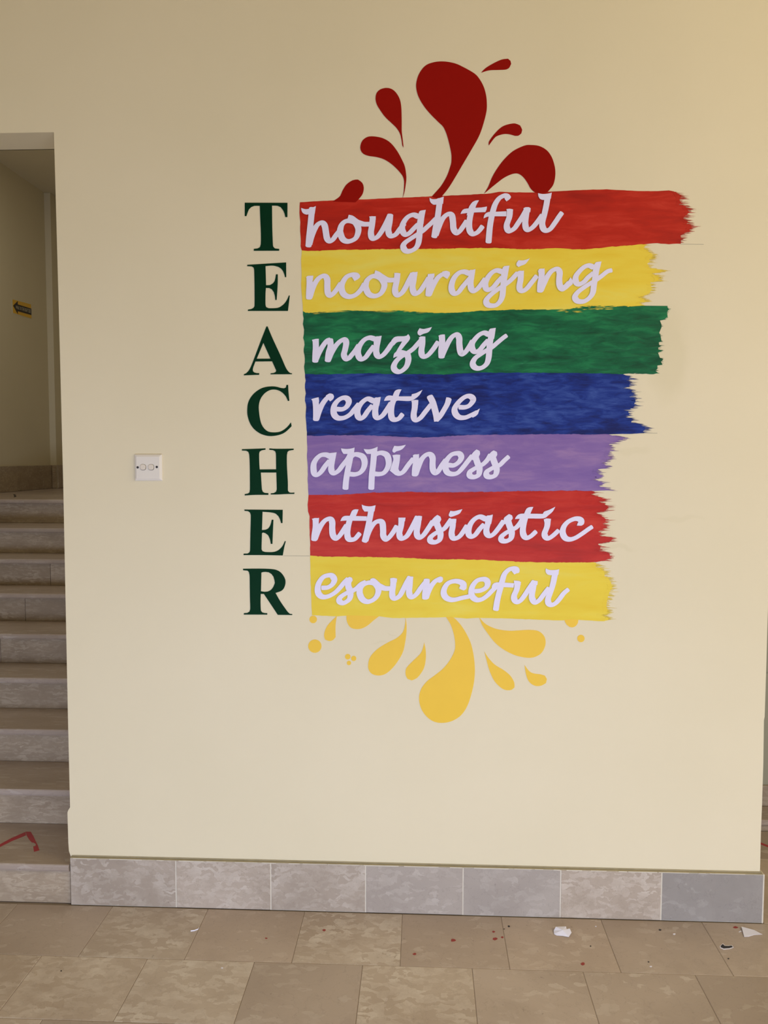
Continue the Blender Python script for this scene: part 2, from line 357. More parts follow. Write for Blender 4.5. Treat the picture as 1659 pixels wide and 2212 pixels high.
# ---------------------------------------------------------------- staircase behind the opening
st = empty('staircase', (XL-.4, 0, 0)); tag(st, 'flight of polished grey-brown limestone steps climbing behind the opening at left', 'staircase')
RH = .13090
nose = [1856, 1706, 1576, 1465, 1370, 1282.5, 1208, 1141, 1079]
ny = [on(75, nose[i], 2, RH*(i+1)).y for i in range(9)]
riserj = {0: [], 1: [], 2: [], 3: [], 4: [1], 5: [54.5], 6: [109], 7: [], 8: []}
SX0, SX1 = XS+.004, XL+.07
def sbox(name, x0, x1, y0, y1, z0, z1, mat, c=.001): return childbox(name, st, x0, x1, y0, y1, z0, z1, mat, c)
for i in range(9):
    z = RH*(i+1); y = ny[i]-(.012 if i == 0 else 0); xr = (XL-.002) if i == 0 else SX1
    if i == 0: y = -.018
    ynext = ny[i+1]+.024 if i < 8 else YB-.002
    # tread slab with a rounded nose
    prof = [(y+.004, z), (y+.0015, z-.002), (y, z-.006), (y, z-.016), (y+.002, z-.0215), (y+.006, z-.023)]
    zb = z-.023
    def tread(x0, x1, yb, prof=prof, z=z, zb=zb):
        pr = prof+[(yb, zb), (yb, z)]; n = len(pr); v = [(x, a, b) for x in (x0, x1) for a, b in pr]
        f = [tuple(range(n)), tuple(range(2*n-1, n-1, -1))]+[(j, n+j, n+(j+1) % n, (j+1) % n) for j in range(n)]
        o = mesh_obj('tread', v, f, M['tread']); o.parent = st; o.matrix_parent_inverse = st.matrix_basis.inverted(); return o
    if i == 0:
        tread(SX0, xr, .0); sbox('tread', SX0, xr, .0002, WT, zb, z, M['tread'], .0003); sbox('tread', SX0, SX1, WT+.0004, ynext, zb, z, M['tread'], .0003)
    else: tread(SX0, xr, ynext)
    # riser slabs with joints
    yr = y+.024 if i else -.006
    xs = [SX0]+[on(px, nose[i]+30, 1, yr).x for px in riserj[i]]+[xr]
    if i in (0, 2, 5): xs.insert(1, -2.0)
    xs = sorted(xs)
    for a, b in zip(xs[:-1], xs[1:]): sbox('riser', a+.0008, b-.0008, yr, yr+.02, z-RH+(.0 if i else .001), z-.0235, M['riser'])
    sbox('grout', SX0, xr-.001, yr+.003, yr+.02, z-RH, z-.024, M['grout_dark'])
# structural slab under the flight, and the landing's skirting
v = [(x, a, b) for x in (SX0, SX1) for a, b in [(.16, 0)]+[(p_, q_) for i in range(9) for p_, q_ in ((ny[i]+.05 if i else .16, RH*i+.0), (ny[i]+.05 if i else .16, RH*(i+1)-.024))]+[(YB-.004, ZL-.024), (YB-.004, 0)]]
n_ = len(v)//2
mbx = MB(); mbx.v = v; mbx.f = [tuple(range(n_)), tuple(range(2*n_-1, n_-1, -1))]+[(j, n_+j, n_+(j+1) % n_, (j+1) % n_) for j in range(n_)]
o = mbx.build('stair_core', M['grout_dark']); o.parent = st; o.matrix_parent_inverse = st.matrix_basis.inverted()
sk = empty('baseboard_stair', (XS, 3, ZL)); tag(sk, kind='structure')
for a, b in ((2.1, 2.55), (2.55, 3.02), (3.02, 3.40), (3.40, YB)):
    childbox('skirting_tile', sk, XS+.001, XS+.014, a+.001, b-.001, ZL+.001, ZL+.17, M['riser'])
xp = on(122, 1000, 1, YB).x
childbox('skirting_tile', sk, XS+.016, xp-.001, YB-.012, YB-.001, ZL+.001, ZL+.17, M['riser'])
childbox('skirting_tile', sk, xp+.001, xp+.012, YB+.002, YB+.088, ZL+.001, ZL+.172, M['skirt_warm'])
childbox('skirting_tile', sk, xp+.013, SX1, YB+.088, YB+.099, ZL+.001, ZL+.17, M['riser'])
# stairwell shell
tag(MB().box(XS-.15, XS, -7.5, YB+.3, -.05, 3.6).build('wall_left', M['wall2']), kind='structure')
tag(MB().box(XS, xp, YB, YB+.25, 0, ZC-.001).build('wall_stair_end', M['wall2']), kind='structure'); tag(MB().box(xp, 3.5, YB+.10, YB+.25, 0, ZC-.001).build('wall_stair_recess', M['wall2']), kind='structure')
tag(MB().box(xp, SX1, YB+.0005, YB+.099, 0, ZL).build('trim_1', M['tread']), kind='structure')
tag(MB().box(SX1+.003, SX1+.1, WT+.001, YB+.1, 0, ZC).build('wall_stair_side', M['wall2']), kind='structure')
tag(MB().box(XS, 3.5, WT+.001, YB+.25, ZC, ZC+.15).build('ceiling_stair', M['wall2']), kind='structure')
# right-hand passage: one step up to a skirted wall
zt = on(1655, 1769.5, 1, ye).z; yt = on(1655, 1739, 2, zt).y; zs = on(1655, 1695, 1, yt).z; zj = on(1656.5, 1452, 1, yt).z
ps = empty('passage_step', (1.5, ye, 0)); tag(ps, 'single dark brown stone step seen past the right end of the wall', 'step')
childbox('riser', ps, XR+.0, 1.949, ye, yt, .0, zt-.021, M['riser']); childbox('tread', ps, XR+.0, 1.949, ye-.008, yt, zt-.02, zt, M['tread'])
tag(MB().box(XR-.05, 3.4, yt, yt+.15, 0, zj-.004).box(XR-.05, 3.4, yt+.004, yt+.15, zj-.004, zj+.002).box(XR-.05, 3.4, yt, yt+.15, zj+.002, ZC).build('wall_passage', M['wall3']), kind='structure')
b2_ = empty('baseboard_passage', (2, yt, zt)); tag(b2_, kind='structure')
for k in range(2): childbox('skirting_tile', b2_, XR+k*.45, XR+k*.45+.448, yt-.012, yt-.001, zt+.001, zs, M['riser'])
tag(MB().box(1.95, 6, 0, WT, 0, 3.6).build('wall_right_blocker', M['wall']), kind='structure')  # unseen wall added to keep the side lamp off the passage
tag(MB().box(1.95, 2.1, WT, yt, 0, ZC).build('wall_passage_end', M['wall2']), kind='structure')
tag(MB().box(XR-.06, XR-.03, WT, yt, 0, ZC).build('wall_passage_side', M['wall2']), kind='structure')
tag(MB().box(XR+.001, 1.949, 0, WT, 2.9, 3.6).build('wall_lintel', M['wall']), kind='structure')
tag(MB().box(XS-.15, 6, -4.6, WT, 3.6, 3.75).build('ceiling', M['ceil']), kind='structure')
# ---------------------------------------------------------------- painted stripes
top = [
 [(648,437),(700,434),(780,431),(870,427),(940,424),(1010,421),(1060,418),(1078,414.5),(1100,415.5),(1150,416),(1210,413),(1260,410.5),(1310,409),(1370,412.5),(1420,413)],
 [(652,541),(665,542.5),(740,539.5),(830,538),(870,537.5),(930,537),(1000,536),(1050,535),(1100,536),(1130,538.5),(1200,536),(1250,538.5),(1290,536),(1330,532),(1380,528),(1420,525)],
 [(654.5,672),(660,675.5),(682,674.5),(721,671.5),(766,670),(803,672),(860,670),(900,673),(948,676),(985,675),(1038,671),(1111,668.5),(1180,668.5),(1230,668),(1246,663.5),(1264,660),(1336,661),(1394,660.5)],
 [(659,808),(722,808),(795,805.6),(849,808),(921,807),(952,809),(1024,804.7),(1097,804.7),(1180,804.7),(1260,806),(1306,806),(1346,808.5)],
 [(663,941),(690,941),(740,939.5),(795,940),(850,942),(885,944),(926,945),(970,941.5),(1016,939),(1100,938.5),(1190,937),(1246,937.8),(1322,938)],
 [(666.6,1069),(740,1068),(795,1063.8),(885,1062),(944,1062.9),(1052,1062),(1125,1060),(1190,1060),(1246,1059),(1284.6,1060.5)],
 [(670,1200),(704,1202),(795,1202.6),(870,1204),(950,1208),(972,1207),(1062,1209.5),(1100,1212),(1135,1213.5),(1192,1214.4),(1264,1213.8),(1288,1214.2)],
 [(674,1329),(727.8,1331.5),(747,1330),(818,1331),(849,1335),(900,1334.5),(950,1333.7),(963,1333),(1008,1336),(1030,1334.6),(1099,1335.9),(1150,1338),(1200,1340),(1219,1340),(1250,1339),(1301,1341.8)]]
right = [
 [(1445,411.5),(1455,413.5),(1462,417),(1466,422),(1470,428),(1467,432),(1471,437),(1466,443),(1479.5,445),(1483,450),(1485,453),(1489,459),(1483,464),(1478.5,468),(1474,470),(1486,480),(1483,484),(1491,487),(1493.5,491),(1489,495),(1490,499.5),(1480,503),(1470,508),(1471,517),(1470.5,526.5),(1445,527.6),(1420,525.2)],
 [(1394,528),(1392,533),(1389,538),(1399,543),(1410,550),(1407,555),(1402,559),(1404,564),(1398,570),(1403.5,579),(1430,584),(1424,589),(1405,590),(1419,598),(1423,601.6),(1421.5,607),(1405,610),(1406,618),(1408,625),(1402,634),(1388,639),(1378,642),(1390,646.5),(1394,650),(1380,654),(1394,660.5)],
 [(1442,661),(1441.7,664),(1445,668),(1441,673.5),(1442,684),(1436,689),(1433,691),(1425.4,692.4),(1429,702),(1428.8,707),(1424,719),(1427,726),(1428.8,737),(1423,740),(1424,745.5),(1430,746.5),(1421.7,751),(1422,756),(1431,757),(1421,761),(1425.4,772.7),(1433,776),(1427.7,781.6),(1431,788),(1420,789.5),(1420,797),(1415.4,801),(1421.6,805.7),(1411,808.4),(1380,807.2),(1352,806.6)],
 [(1352,811),(1359.6,815),(1358,820),(1350,822),(1360,826),(1360.7,830.7),(1356,835),(1341.8,838.5),(1356,841),(1364,845),(1367.4,853),(1359.6,857.5),(1371,861),(1373,866),(1369.7,873),(1371,878),(1362,883),(1344,886),(1357,889),(1359,896),(1346,901),(1361,903),(1365,907),(1363,913),(1372,915.5),(1382,917.7),(1391,922),(1394,926.5),(1389,932),(1384,935.5),(1350,937)],
 [(1323,941),(1333,943),(1348.7,944.4),(1344,950),(1335,951),(1328,954.4),(1320,957),(1313.5,962),(1318,966),(1319,972),(1316,977),(1312.6,981.5),(1314,986),(1319.8,990.5),(1310,993),(1304.4,997.8),(1298,1001),(1305,1003),(1311.7,1006.8),(1302,1010),(1293,1013),(1288,1018.5),(1289,1023),(1306,1028.5),(1292,1032),(1279,1036.6),(1295,1040),(1306,1044.8),(1290,1048.4),(1300,1053),(1317,1058.5),(1300,1059.6)],
 [(1284.6,1062),(1280,1066),(1273.7,1069),(1290,1072),(1306,1078),(1303,1082),(1293.6,1083.5),(1306,1089),(1315,1095.4),(1308,1102.7),(1298,1105),(1288,1108),(1300,1115),(1310,1122.6),(1306,1127),(1301,1131.6),(1309,1138.8),(1302,1143),(1291.8,1147.9),(1298,1153),(1293.6,1158.7),(1310,1159.5),(1325,1162.4),(1319,1168.7),(1306,1172),(1291.6,1175),(1297,1182),(1295.5,1188),(1292,1190.5),(1308,1192),(1317,1197),(1318,1204.8),(1312,1208),(1304.5,1210.8)],
 [(1288,1216),(1286,1225),(1296,1229),(1305,1235),(1306,1245),(1314,1250),(1319,1257),(1322.5,1268.6),(1316,1281),(1311.5,1295.7),(1309.7,1308),(1312.4,1317),(1310,1324),(1295.5,1329),(1307,1333),(1311.5,1336.5),(1306,1341.8)]]
lefts = [[(648,437),(647,460),(649,480),(648.5,500),(650,520),(649.5,532),(652,541)],
 [(652,541),(650.5,560),(651.5,590),(650.8,620),(653,650),(654.5,672)],
 [(654.5,672),(656,688),(654.4,700),(657,712),(655,730),(658,745),(656.2,760),(658.6,775),(657,792),(659,808)],
 [(659,808),(660.5,822),(658.8,838),(660.8,850),(658.9,866),(661.5,880),(660.3,900),(662,920),(663,941)],
 [(663,941),(664,965),(663.3,990),(665,1010),(664.8,1040),(666.6,1069)],
 [(666.6,1069),(665.8,1080),(664.5,1090),(665.5,1105),(669,1115),(668.6,1140),(670,1170),(670,1200)],
 [(670,1200),(670.6,1240),(672.5,1290),(674,1329)]]
names = [('red1','topmost brushed red paint stripe behind the word houghtful','scarlet stripe at the top'),
 ('yel1','brushed yellow paint stripe behind the word ncouraging with a feathered right end',''),
 ('green','brushed dark green paint stripe with a glossy right part behind the word mazing',''),
 ('blue','streaky dark blue paint stripe behind the word reative',''),
 ('purple','brushed lilac purple paint stripe behind the word appiness',''),
 ('red2','lower brushed red paint stripe behind the word nthusiastic',''),
 ('yel2','lowest brushed yellow paint stripe behind the word esourceful','')]
def interp(pl, x):
    for a, b in zip(pl[:-1], pl[1:]):
        if a[0] <= x <= b[0]: return a[1]+(b[1]-a[1])*(x-a[0])/(b[0]-a[0] or 1)
    return pl[-1][1]
def jag(P, amp, rnd):
    out = []
    for a, b in zip(P[:-1], P[1:]):
        L = math.dist(a, b); k = max(1, int(L/7)); dx, dy = (b[0]-a[0])/L, (b[1]-a[1])/L
        out.append(a)
        for j in range(1, k):
            r = rnd.uniform(-amp, amp); out.append((a[0]+(b[0]-a[0])*j/k-dy*r, a[1]+(b[1]-a[1])*j/k+dx*r))
    out.append(P[-1]); return out
def wash(m0):
    m = m0.copy(); m.name = m0.name+'_wash'; t = m.node_tree; tr_ = t.nodes.new('ShaderNodeBsdfTransparent'); mx = t.nodes.new('ShaderNodeMixShader')
    tc = t.nodes.new('ShaderNodeTexCoord'); mp = t.nodes.new('ShaderNodeMapping'); mp.inputs['Scale'].default_value = (40, 1, 420); nz = t.nodes.new('ShaderNodeTexNoise'); nz.inputs['Scale'].default_value = 1.0
    rp = t.nodes.new('ShaderNodeMapRange'); rp.inputs[1].default_value = .35; rp.inputs[2].default_value = .7; rp.inputs[3].default_value = .1; rp.inputs[4].default_value = .6
    t.links.new(tc.outputs['Object'], mp.inputs[0]); t.links.new(mp.outputs[0], nz.inputs['Vector']); t.links.new(nz.outputs['Fac'], rp.inputs[0]); t.links.new(rp.outputs[0], mx.inputs[0])
    t.links.new(tr_.outputs[0], mx.inputs[1]); t.links.new(t.nodes['Principled BSDF'].outputs[0], mx.inputs[2]); t.links.new(mx.outputs[0], t.nodes['Material Output'].inputs[0]); return m
for i in range(7):
    rnd = random.Random(20+i); t = .0008
    R = right[i]; T = jag(top[i], .35, random.Random(i)); B = jag(top[i+1], .35, random.Random(i+1))
    B = [p for p in B if p[0] < R[-1][0]-1] if i < 6 else B
    T = [p for p in T if p[0] < R[0][0]-1]
    Lf = jag(lefts[i], .8 if i in (2, 3) else .35, rnd)
    loop = T+jag(R, .7, rnd)+B[::-1]+Lf[::-1][1:-1]
    mb = MB().outline([wl(*p) for p in loop], t)
    # dry-brush bristle marks running off the ragged end
    for k in range(150 if i != 2 else 50):
        j = rnd.randrange(len(R)-1); u = rnd.random(); x = R[j][0]+(R[j+1][0]-R[j][0])*u; y = R[j][1]+(R[j+1][1]-R[j][1])*u
        if not top[i][-1][1]-6+8 < y < top[i+1][-1][1]-1: continue
        L = rnd.uniform(2, 7) if i in (2,) else rnd.expovariate(1/6.0)+2; L = min(L, 22); h = rnd.uniform(.25, .85); sl = rnd.uniform(-.06, .10)
        mb.outline([wl(*p) for p in ((x-9, y-h-9*sl), (x-9, y+h-9*sl), (x+L*.5, y+h*.6+L*.5*sl), (x+L, y+L*sl), (x+L*.5, y-h*.5+L*.5*sl))], t+.0000035*k, back=t)
    # thin see-through wash of paint past the bristles
    nf = len(mb.f); 
    if i != 2:
        for k in range(60):
            j = rnd.randrange(len(R)-1); u = rnd.random(); x = R[j][0]+(R[j+1][0]-R[j][0])*u; y = R[j][1]+(R[j+1][1]-R[j][1])*u
            if not top[i][-1][1]+4 < y < top[i+1][-1][1]-3: continue
            L = rnd.uniform(5, 17); h = rnd.uniform(.8, 2.3); sl = rnd.uniform(-.05, .08)
            mb.outline([wl(*p) for p in ((x-6, y-h), (x-6, y+h), (x+L*.5, y+h*.8+L*.5*sl), (x+L, y+L*sl), (x+L*.6, y-h*.7+L*.5*sl))], .0003+.000003*k, sides=False)
    nw = len(mb.f)
    # bristle marks feathering over the stripe's lower edge
    if i < 6:
        for k in range(70):
            x = rnd.uniform(top[i+1][0][0]+8, min(top[i+1][-1][0], R[-1][0])-30); y = interp(top[i+1], x); L = rnd.uniform(8, 34); h = rnd.uniform(.2, .6)
            y2 = interp(top[i+1], x+L)
            mb.outline([wl(*p) for p in ((x, y-.5), (x+L*.4, y+h+.5+(y2-y)*.4), (x+L*.7, y+h+(y2-y)*.7), (x+L, y2-.3))], t+.0003+.000003*k)
    if i == 1:   # yellow dragged over the green
        for k in range(46):
            x = rnd.gauss(1275, 42); y = interp(top[2], x)+rnd.uniform(-1, 11)*math.exp(-((x-1268)/70)**2); L = rnd.uniform(6, 22); h = rnd.uniform(.3, .9)
            mb.outline([wl(*p) for p in ((x, y), (x+L*.4, y+h), (x+L, y-.3), (x+L*.5, y-h*.6))], t+.0005+.000004*k)
        for (x0, x1) in ((664, 730), (800, 900)):
            for k in range(14):
                x = rnd.uniform(x0, x1); y = interp(top[2], x)+rnd.uniform(-1, 3.2); L = rnd.uniform(10, 36); h = rnd.uniform(.3, .8)
                mb.outline([wl(*p) for p in ((x, y), (x+L*.4, y+h), (x+L, y-.3), (x+L*.5, y-h*.6))], t+.0005+.000004*k)
    o = mb.build('painted_stripe', M[names[i][0]]); o.data.materials.append(wash(M[names[i][0]]))
    for q in range(nf, nw): o.data.polygons[q].material_index = 1
    tag(o, names[i][1], 'paint stripe', 'rainbow of brushed paint stripes')
# ---------------------------------------------------------------- paper drops
S = 5.53
def tr(P, ox, oy, s): return [(ox+x/s, oy+y/s) for x, y in P]
def drop(P, ox, oy, s, mat, label, cat, group, t=.0010, name='paper_drop'):
    L = [wl(*p) for p in smooth_loop(tr(P, ox, oy, s), 4)]
    area2 = sum(a[0]*b[1]-b[0]*a[1] for a, b in zip(L, L[1:]+L[:1]))
    tag(MB().outline(L, t).build(name, M[mat]), label, cat, group)
GR = 'dark red paper drops above the stripes'
drop([(1230,1742),(1290,1675),(1345,1610),(1410,1500),(1450,1390),(1465,1330),(1465,1230),(1440,1110),(1410,1000),(1370,910),(1310,850),(1230,770),(1160,690),(1100,600),(1060,510),(1045,405),(1075,285),(1150,182),(1250,138),(1370,127),(1500,148),(1600,190),(1740,270),(1800,335),(1850,425),(1880,530),(1890,640),(1882,740),(1840,900),(1790,1030),(1700,1190),(1600,1360),(1500,1530),(1430,1640),(1345,1742),(1285,1760)],710,110,S,'red_card','largest dark red paper drop, its curved tail reaching the red stripe','paper cutout',GR)
drop([(895,1155),(880,1130),(870,1060),(850,985),(800,910),(680,795),(620,715),(575,640),(560,570),(572,505),(615,462),(685,443),(750,455),(805,500),(850,580),(868,680),(873,850),(873,960),(885,1060)],710,110,S,'red_card','upright dark red drop with a thin tail left of the largest drop','paper cutout',GR)
drop([(885,1755),(898,1660),(897,1530),(850,1450),(760,1360),(670,1300),(580,1270),(480,1255),(415,1230),(382,1185),(380,1130),(405,1070),(465,1028),(545,1023),(650,1045),(740,1100),(820,1200),(880,1310),(912,1390),(928,1510),(920,1600),(905,1690)],710,110,S,'red_card','dark red drop arching left, its tail curving down to the red stripe','paper cutout',GR)
drop([(45,1800),(100,1765),(140,1730),(165,1670),(215,1595),(290,1545),(350,1538),(400,1575),(420,1635),(405,1710),(360,1770),(320,1810)],710,110,S,'red_card','small dark red drop lying on the stripe, leftmost of the red drops','paper cutout',GR)
drop([(605,260),(660,205),(760,145),(850,105),(925,95),(955,120),(963,155),(945,195),(905,222),(810,228),(700,233)],930,110,S,'red_card','small dark red drop pointing down left, topmost of all the drops','paper cutout',GR)
drop([(697,1130),(697,1085),(770,985),(850,910),(930,878),(1010,868),(1070,892),(1095,945),(1085,985),(1045,1015),(1010,1015),(950,998),(880,993),(800,1015),(760,1045)],930,110,S,'red_card','small comma shaped dark red drop just above the big arched drop at right','paper cutout',GR)
drop([(640,1705),(690,1620),(740,1500),(810,1385),(890,1285),(990,1195),(1120,1133),(1200,1125),(1300,1138),(1390,1190),(1450,1275),(1485,1390),(1490,1490),(1470,1590),(1430,1650),(1375,1697),(1265,1697),(1200,1650),(1160,1580),(1110,1510),(1050,1468),(980,1470),(880,1515),(780,1590)],930,110,S,'red_card','big arched dark red drop resting on the stripe, rightmost of the red drops','paper cutout',GR)
GY = 'amber yellow paper drops below the stripes'; GC = 'round amber yellow paper dots'
def circ(cx, cz, r, n=18): return [(cx+r*math.cos(a*2*math.pi/n), cz+r*math.sin(a*2*math.pi/n)) for a in range(n)]
def Y(P, ox, oy, s, l): drop(P, ox, oy, s, 'yellow_card', l, 'paper cutout', GY)
def Yc(P, ox, oy, s, l): drop(P, ox, oy, s, 'yellow_card', l, 'paper dot', GC, name='paper_dot')
Yc(circ(147,155,45),650,1310,S,'amber dot touching the lower left corner of the lowest yellow stripe')
Yc(circ(167,474,80),650,1310,S,'largest round amber dot, alone below the left end of the stripes')
Y([(430,112),(375,165),(320,225),(288,290),(277,350),(290,395),(340,413),(385,400),(415,365),(413,300),(413,240),(420,170)],650,1310,S,'small amber drop hanging near the left end of the stripes')
Y([(545,104),(545,160),(565,215),(600,255),(660,270),(730,262),(800,225),(870,165),(935,116)],650,1310,S,'wide amber drop cut off by the bottom edge of the yellow stripe')
Yc(circ(560,600,33),650,1310,S,'upper left dot of the cluster of three tiny amber dots')
Yc(circ(631,621,31),650,1310,S,'right dot of the cluster of three tiny amber dots')
Yc(circ(574,675,26),650,1310,S,'lowest and smallest dot of the cluster of three tiny amber dots')
Y([(1250,135),(1245,210),(1230,280),(1200,330),(1140,380),(1040,430),(940,490),(870,550),(825,610),(805,680),(808,750),(850,805),(930,825),(1010,805),(1090,740),(1160,650),(1220,540),(1250,400),(1262,290),(1260,200)],650,1310,S,'fat amber drop leaning left with a thin tail, under the word esourceful')
Y([(1473,430),(1460,490),(1430,560),(1350,640),(1280,710),(1252,755),(1252,820),(1275,865),(1325,883),(1385,855),(1440,790),(1475,720),(1492,620),(1490,520)],650,1310,S,'slim detached amber drop just left of the largest amber drop')
s2 = 4.1475
Y([(305,96),(345,160),(375,250),(387,340),(380,400),(340,480),(280,555),(200,620),(140,665),(90,725),(66,790),(65,850),(85,920),(130,985),(190,1028),(260,1043),(340,1032),(410,998),(460,950),(500,880),(530,790),(553,690),(563,580),(555,460),(530,340),(490,250),(440,170),(385,110),(350,92)],890,1310,s2,'largest amber drop hanging lowest below the yellow stripe')
Y([(602,98),(650,150),(700,180),(770,205),(870,218),(950,215),(1050,210),(1130,220),(1180,260),(1197,315),(1185,375),(1150,425),(1090,455),(1020,458),(920,435),(820,385),(740,320),(670,230),(625,160)],890,1310,s2,'big amber drop sweeping out to the right from the stripe')
Y([(648,403),(680,455),(740,520),(820,570),(880,620),(915,680),(918,725),(895,745),(850,750),(800,730),(740,670),(700,590),(675,510)],890,1310,s2,'detached slanting amber drop right of the largest amber drop')
Y([(1008,525),(1050,580),(1090,600),(1150,608),(1190,620),(1208,650),(1200,685),(1160,708),(1110,712),(1065,690),(1035,650),(1018,590)],890,1310,s2,'smallest detached amber drop, rightmost of the amber drops')
Yc([(1366,118),(1370,138),(1385,163),(1410,183),(1438,188),(1470,172),(1486,148),(1490,118),(1430,114)],890,1310,s2,'half amber dot cut off by the right part of the yellow stripe')
Yc(circ(1513,287,33),890,1310,s2,'small single amber dot farthest right below the stripes')
# ---------------------------------------------------------------- capital letters down the left
s3 = 8.193
caps = [('T',500,420,[(237,148),(992,150),(990,402),(955,402),(940,340),(910,275),(870,225),(820,203),(718,198),(722,560),(732,850),(740,925),(770,958),(845,966),(845,997),(397,998),(397,965),(460,958),(505,935),(520,885),(522,700),(510,400),(503,203),(405,203),(350,225),(310,265),(285,325),(265,385),(237,383)],None,'beside the top red stripe, highest of the green letters'),
('E',500,420,[(280,1247),(968,1205),(970,1465),(950,1465),(935,1410),(915,1360),(880,1315),(830,1282),(770,1265),(700,1260),(603,1270),(613,1608),(685,1605),(735,1575),(765,1535),(780,1480),(790,1415),(820,1415),(818,1600),(800,1868),(778,1868),(768,1790),(750,1730),(715,1680),(670,1658),(610,1655),(603,1760),(603,1960),(615,1995),(660,2015),(810,2010),(880,1980),(940,1930),(985,1865),(1018,1790),(1033,1790),(1000,2062),(290,2062),(292,2040),(350,2030),(390,2010),(408,1980),(410,1700),(403,1330),(392,1295),(360,1275),(280,1270)],None,'with a slanted top bar, beside the upper yellow stripe'),
('A',500,690,[(620,125),(640,125),(730,340),(860,620),(965,860),(1010,925),(1040,950),(1073,955),(1070,970),(693,972),(693,955),(750,948),(785,930),(793,905),(720,742),(425,745),(390,835),(378,880),(380,915),(405,940),(450,952),(492,952),(490,980),(222,990),(222,968),(260,955),(300,915),(350,825),(430,620),(520,380)],[(565,415),(692,695),(447,697)],'beside the green stripe'),
('C',500,690,[(975,1160),(1003,1160),(1010,1290),(1025,1440),(1000,1443),(965,1365),(900,1295),(830,1255),(750,1240),(680,1252),(610,1290),(550,1350),(505,1430),(485,1520),(485,1600),(500,1730),(530,1850),(580,1930),(650,1985),(740,2000),(850,1990),(940,1945),(1010,1880),(1053,1823),(1065,1890),(1000,1955),(930,2010),(830,2048),(700,2065),(600,2052),(500,2015),(400,1940),(330,1840),(290,1720),(280,1620),(290,1500),(330,1400),(400,1310),(500,1235),(600,1198),(720,1185),(810,1195),(880,1215),(930,1220),(965,1205)],None,'beside the blue stripe'),
('H',500,950,[(187,167),(400,160),(603,152),(603,175),(535,188),(500,210),(490,245),(492,400),(500,525),(792,523),(787,240),(775,205),(740,185),(672,178),(672,152),(790,160),(1103,158),(1100,180),(1020,193),(993,215),(982,270),(982,450),(998,750),(1000,900),(1020,930),(1050,937),(1115,935),(1113,958),(980,960),(820,968),(695,968),(697,948),(750,943),(790,918),(802,880),(795,580),(520,580),(530,750),(540,880),(555,920),(590,940),(655,945),(653,975),(430,975),(235,985),(235,962),(295,950),(320,930),(328,880),(325,450),(315,260),(300,215),(265,195),(187,190)],None,'beside the purple stripe'),
('E',500,950,[(230,1235),(908,1240),(903,1475),(880,1475),(860,1410),(830,1350),(790,1312),(720,1288),(550,1273),(540,1598),(610,1590),(650,1570),(690,1510),(715,1415),(743,1415),(735,1600),(725,1842),(697,1842),(685,1770),(650,1690),(605,1655),(560,1640),(540,1655),(533,1940),(550,1970),(590,1985),(720,1988),(800,1970),(860,1930),(910,1870),(945,1795),(962,1795),(935,1900),(908,2047),(560,2040),(215,2040),(218,2015),(290,2012),(320,1990),(330,1960),(335,1700),(343,1330),(330,1290),(300,1265),(232,1258)],None,'with a level top bar, beside the lower red stripe'),
('R',500,1080,[(207,1217),(500,1215),(700,1222),(800,1240),(870,1280),(920,1340),(953,1410),(955,1480),(930,1560),(880,1610),(780,1645),(850,1770),(930,1890),(1000,1985),(1035,2015),(1078,2020),(1075,2035),(820,2032),(700,1850),(575,1662),(518,1662),(515,1800),(522,1960),(545,1990),(580,2000),(635,2005),(635,2028),(220,2028),(222,2003),(280,1998),(320,1975),(333,1930),(328,1700),(322,1330),(310,1275),(285,1250),(207,1243)],[(530,1285),(560,1275),(600,1272),(660,1280),(710,1310),(745,1360),(762,1420),(768,1470),(745,1530),(700,1590),(640,1620),(590,1625),(522,1615)],'beside the lowest yellow stripe, lowest of the green letters')]
for ch, ox, oy, P, H, where in caps:
    L = [wl(*p) for p in smooth_loop(tr(P, ox, oy, s3), 4, 38)]; hs = [[wl(*p) for p in smooth_loop(tr(H, ox, oy, s3), 4, 38)]] if H else []
    tag(MB().outline(L, .0012, hs).build('capital_letter', M['green_card']), 'dark green serif capital letter %s %s' % (ch, where), 'letter', 'green capital letters down the wall')
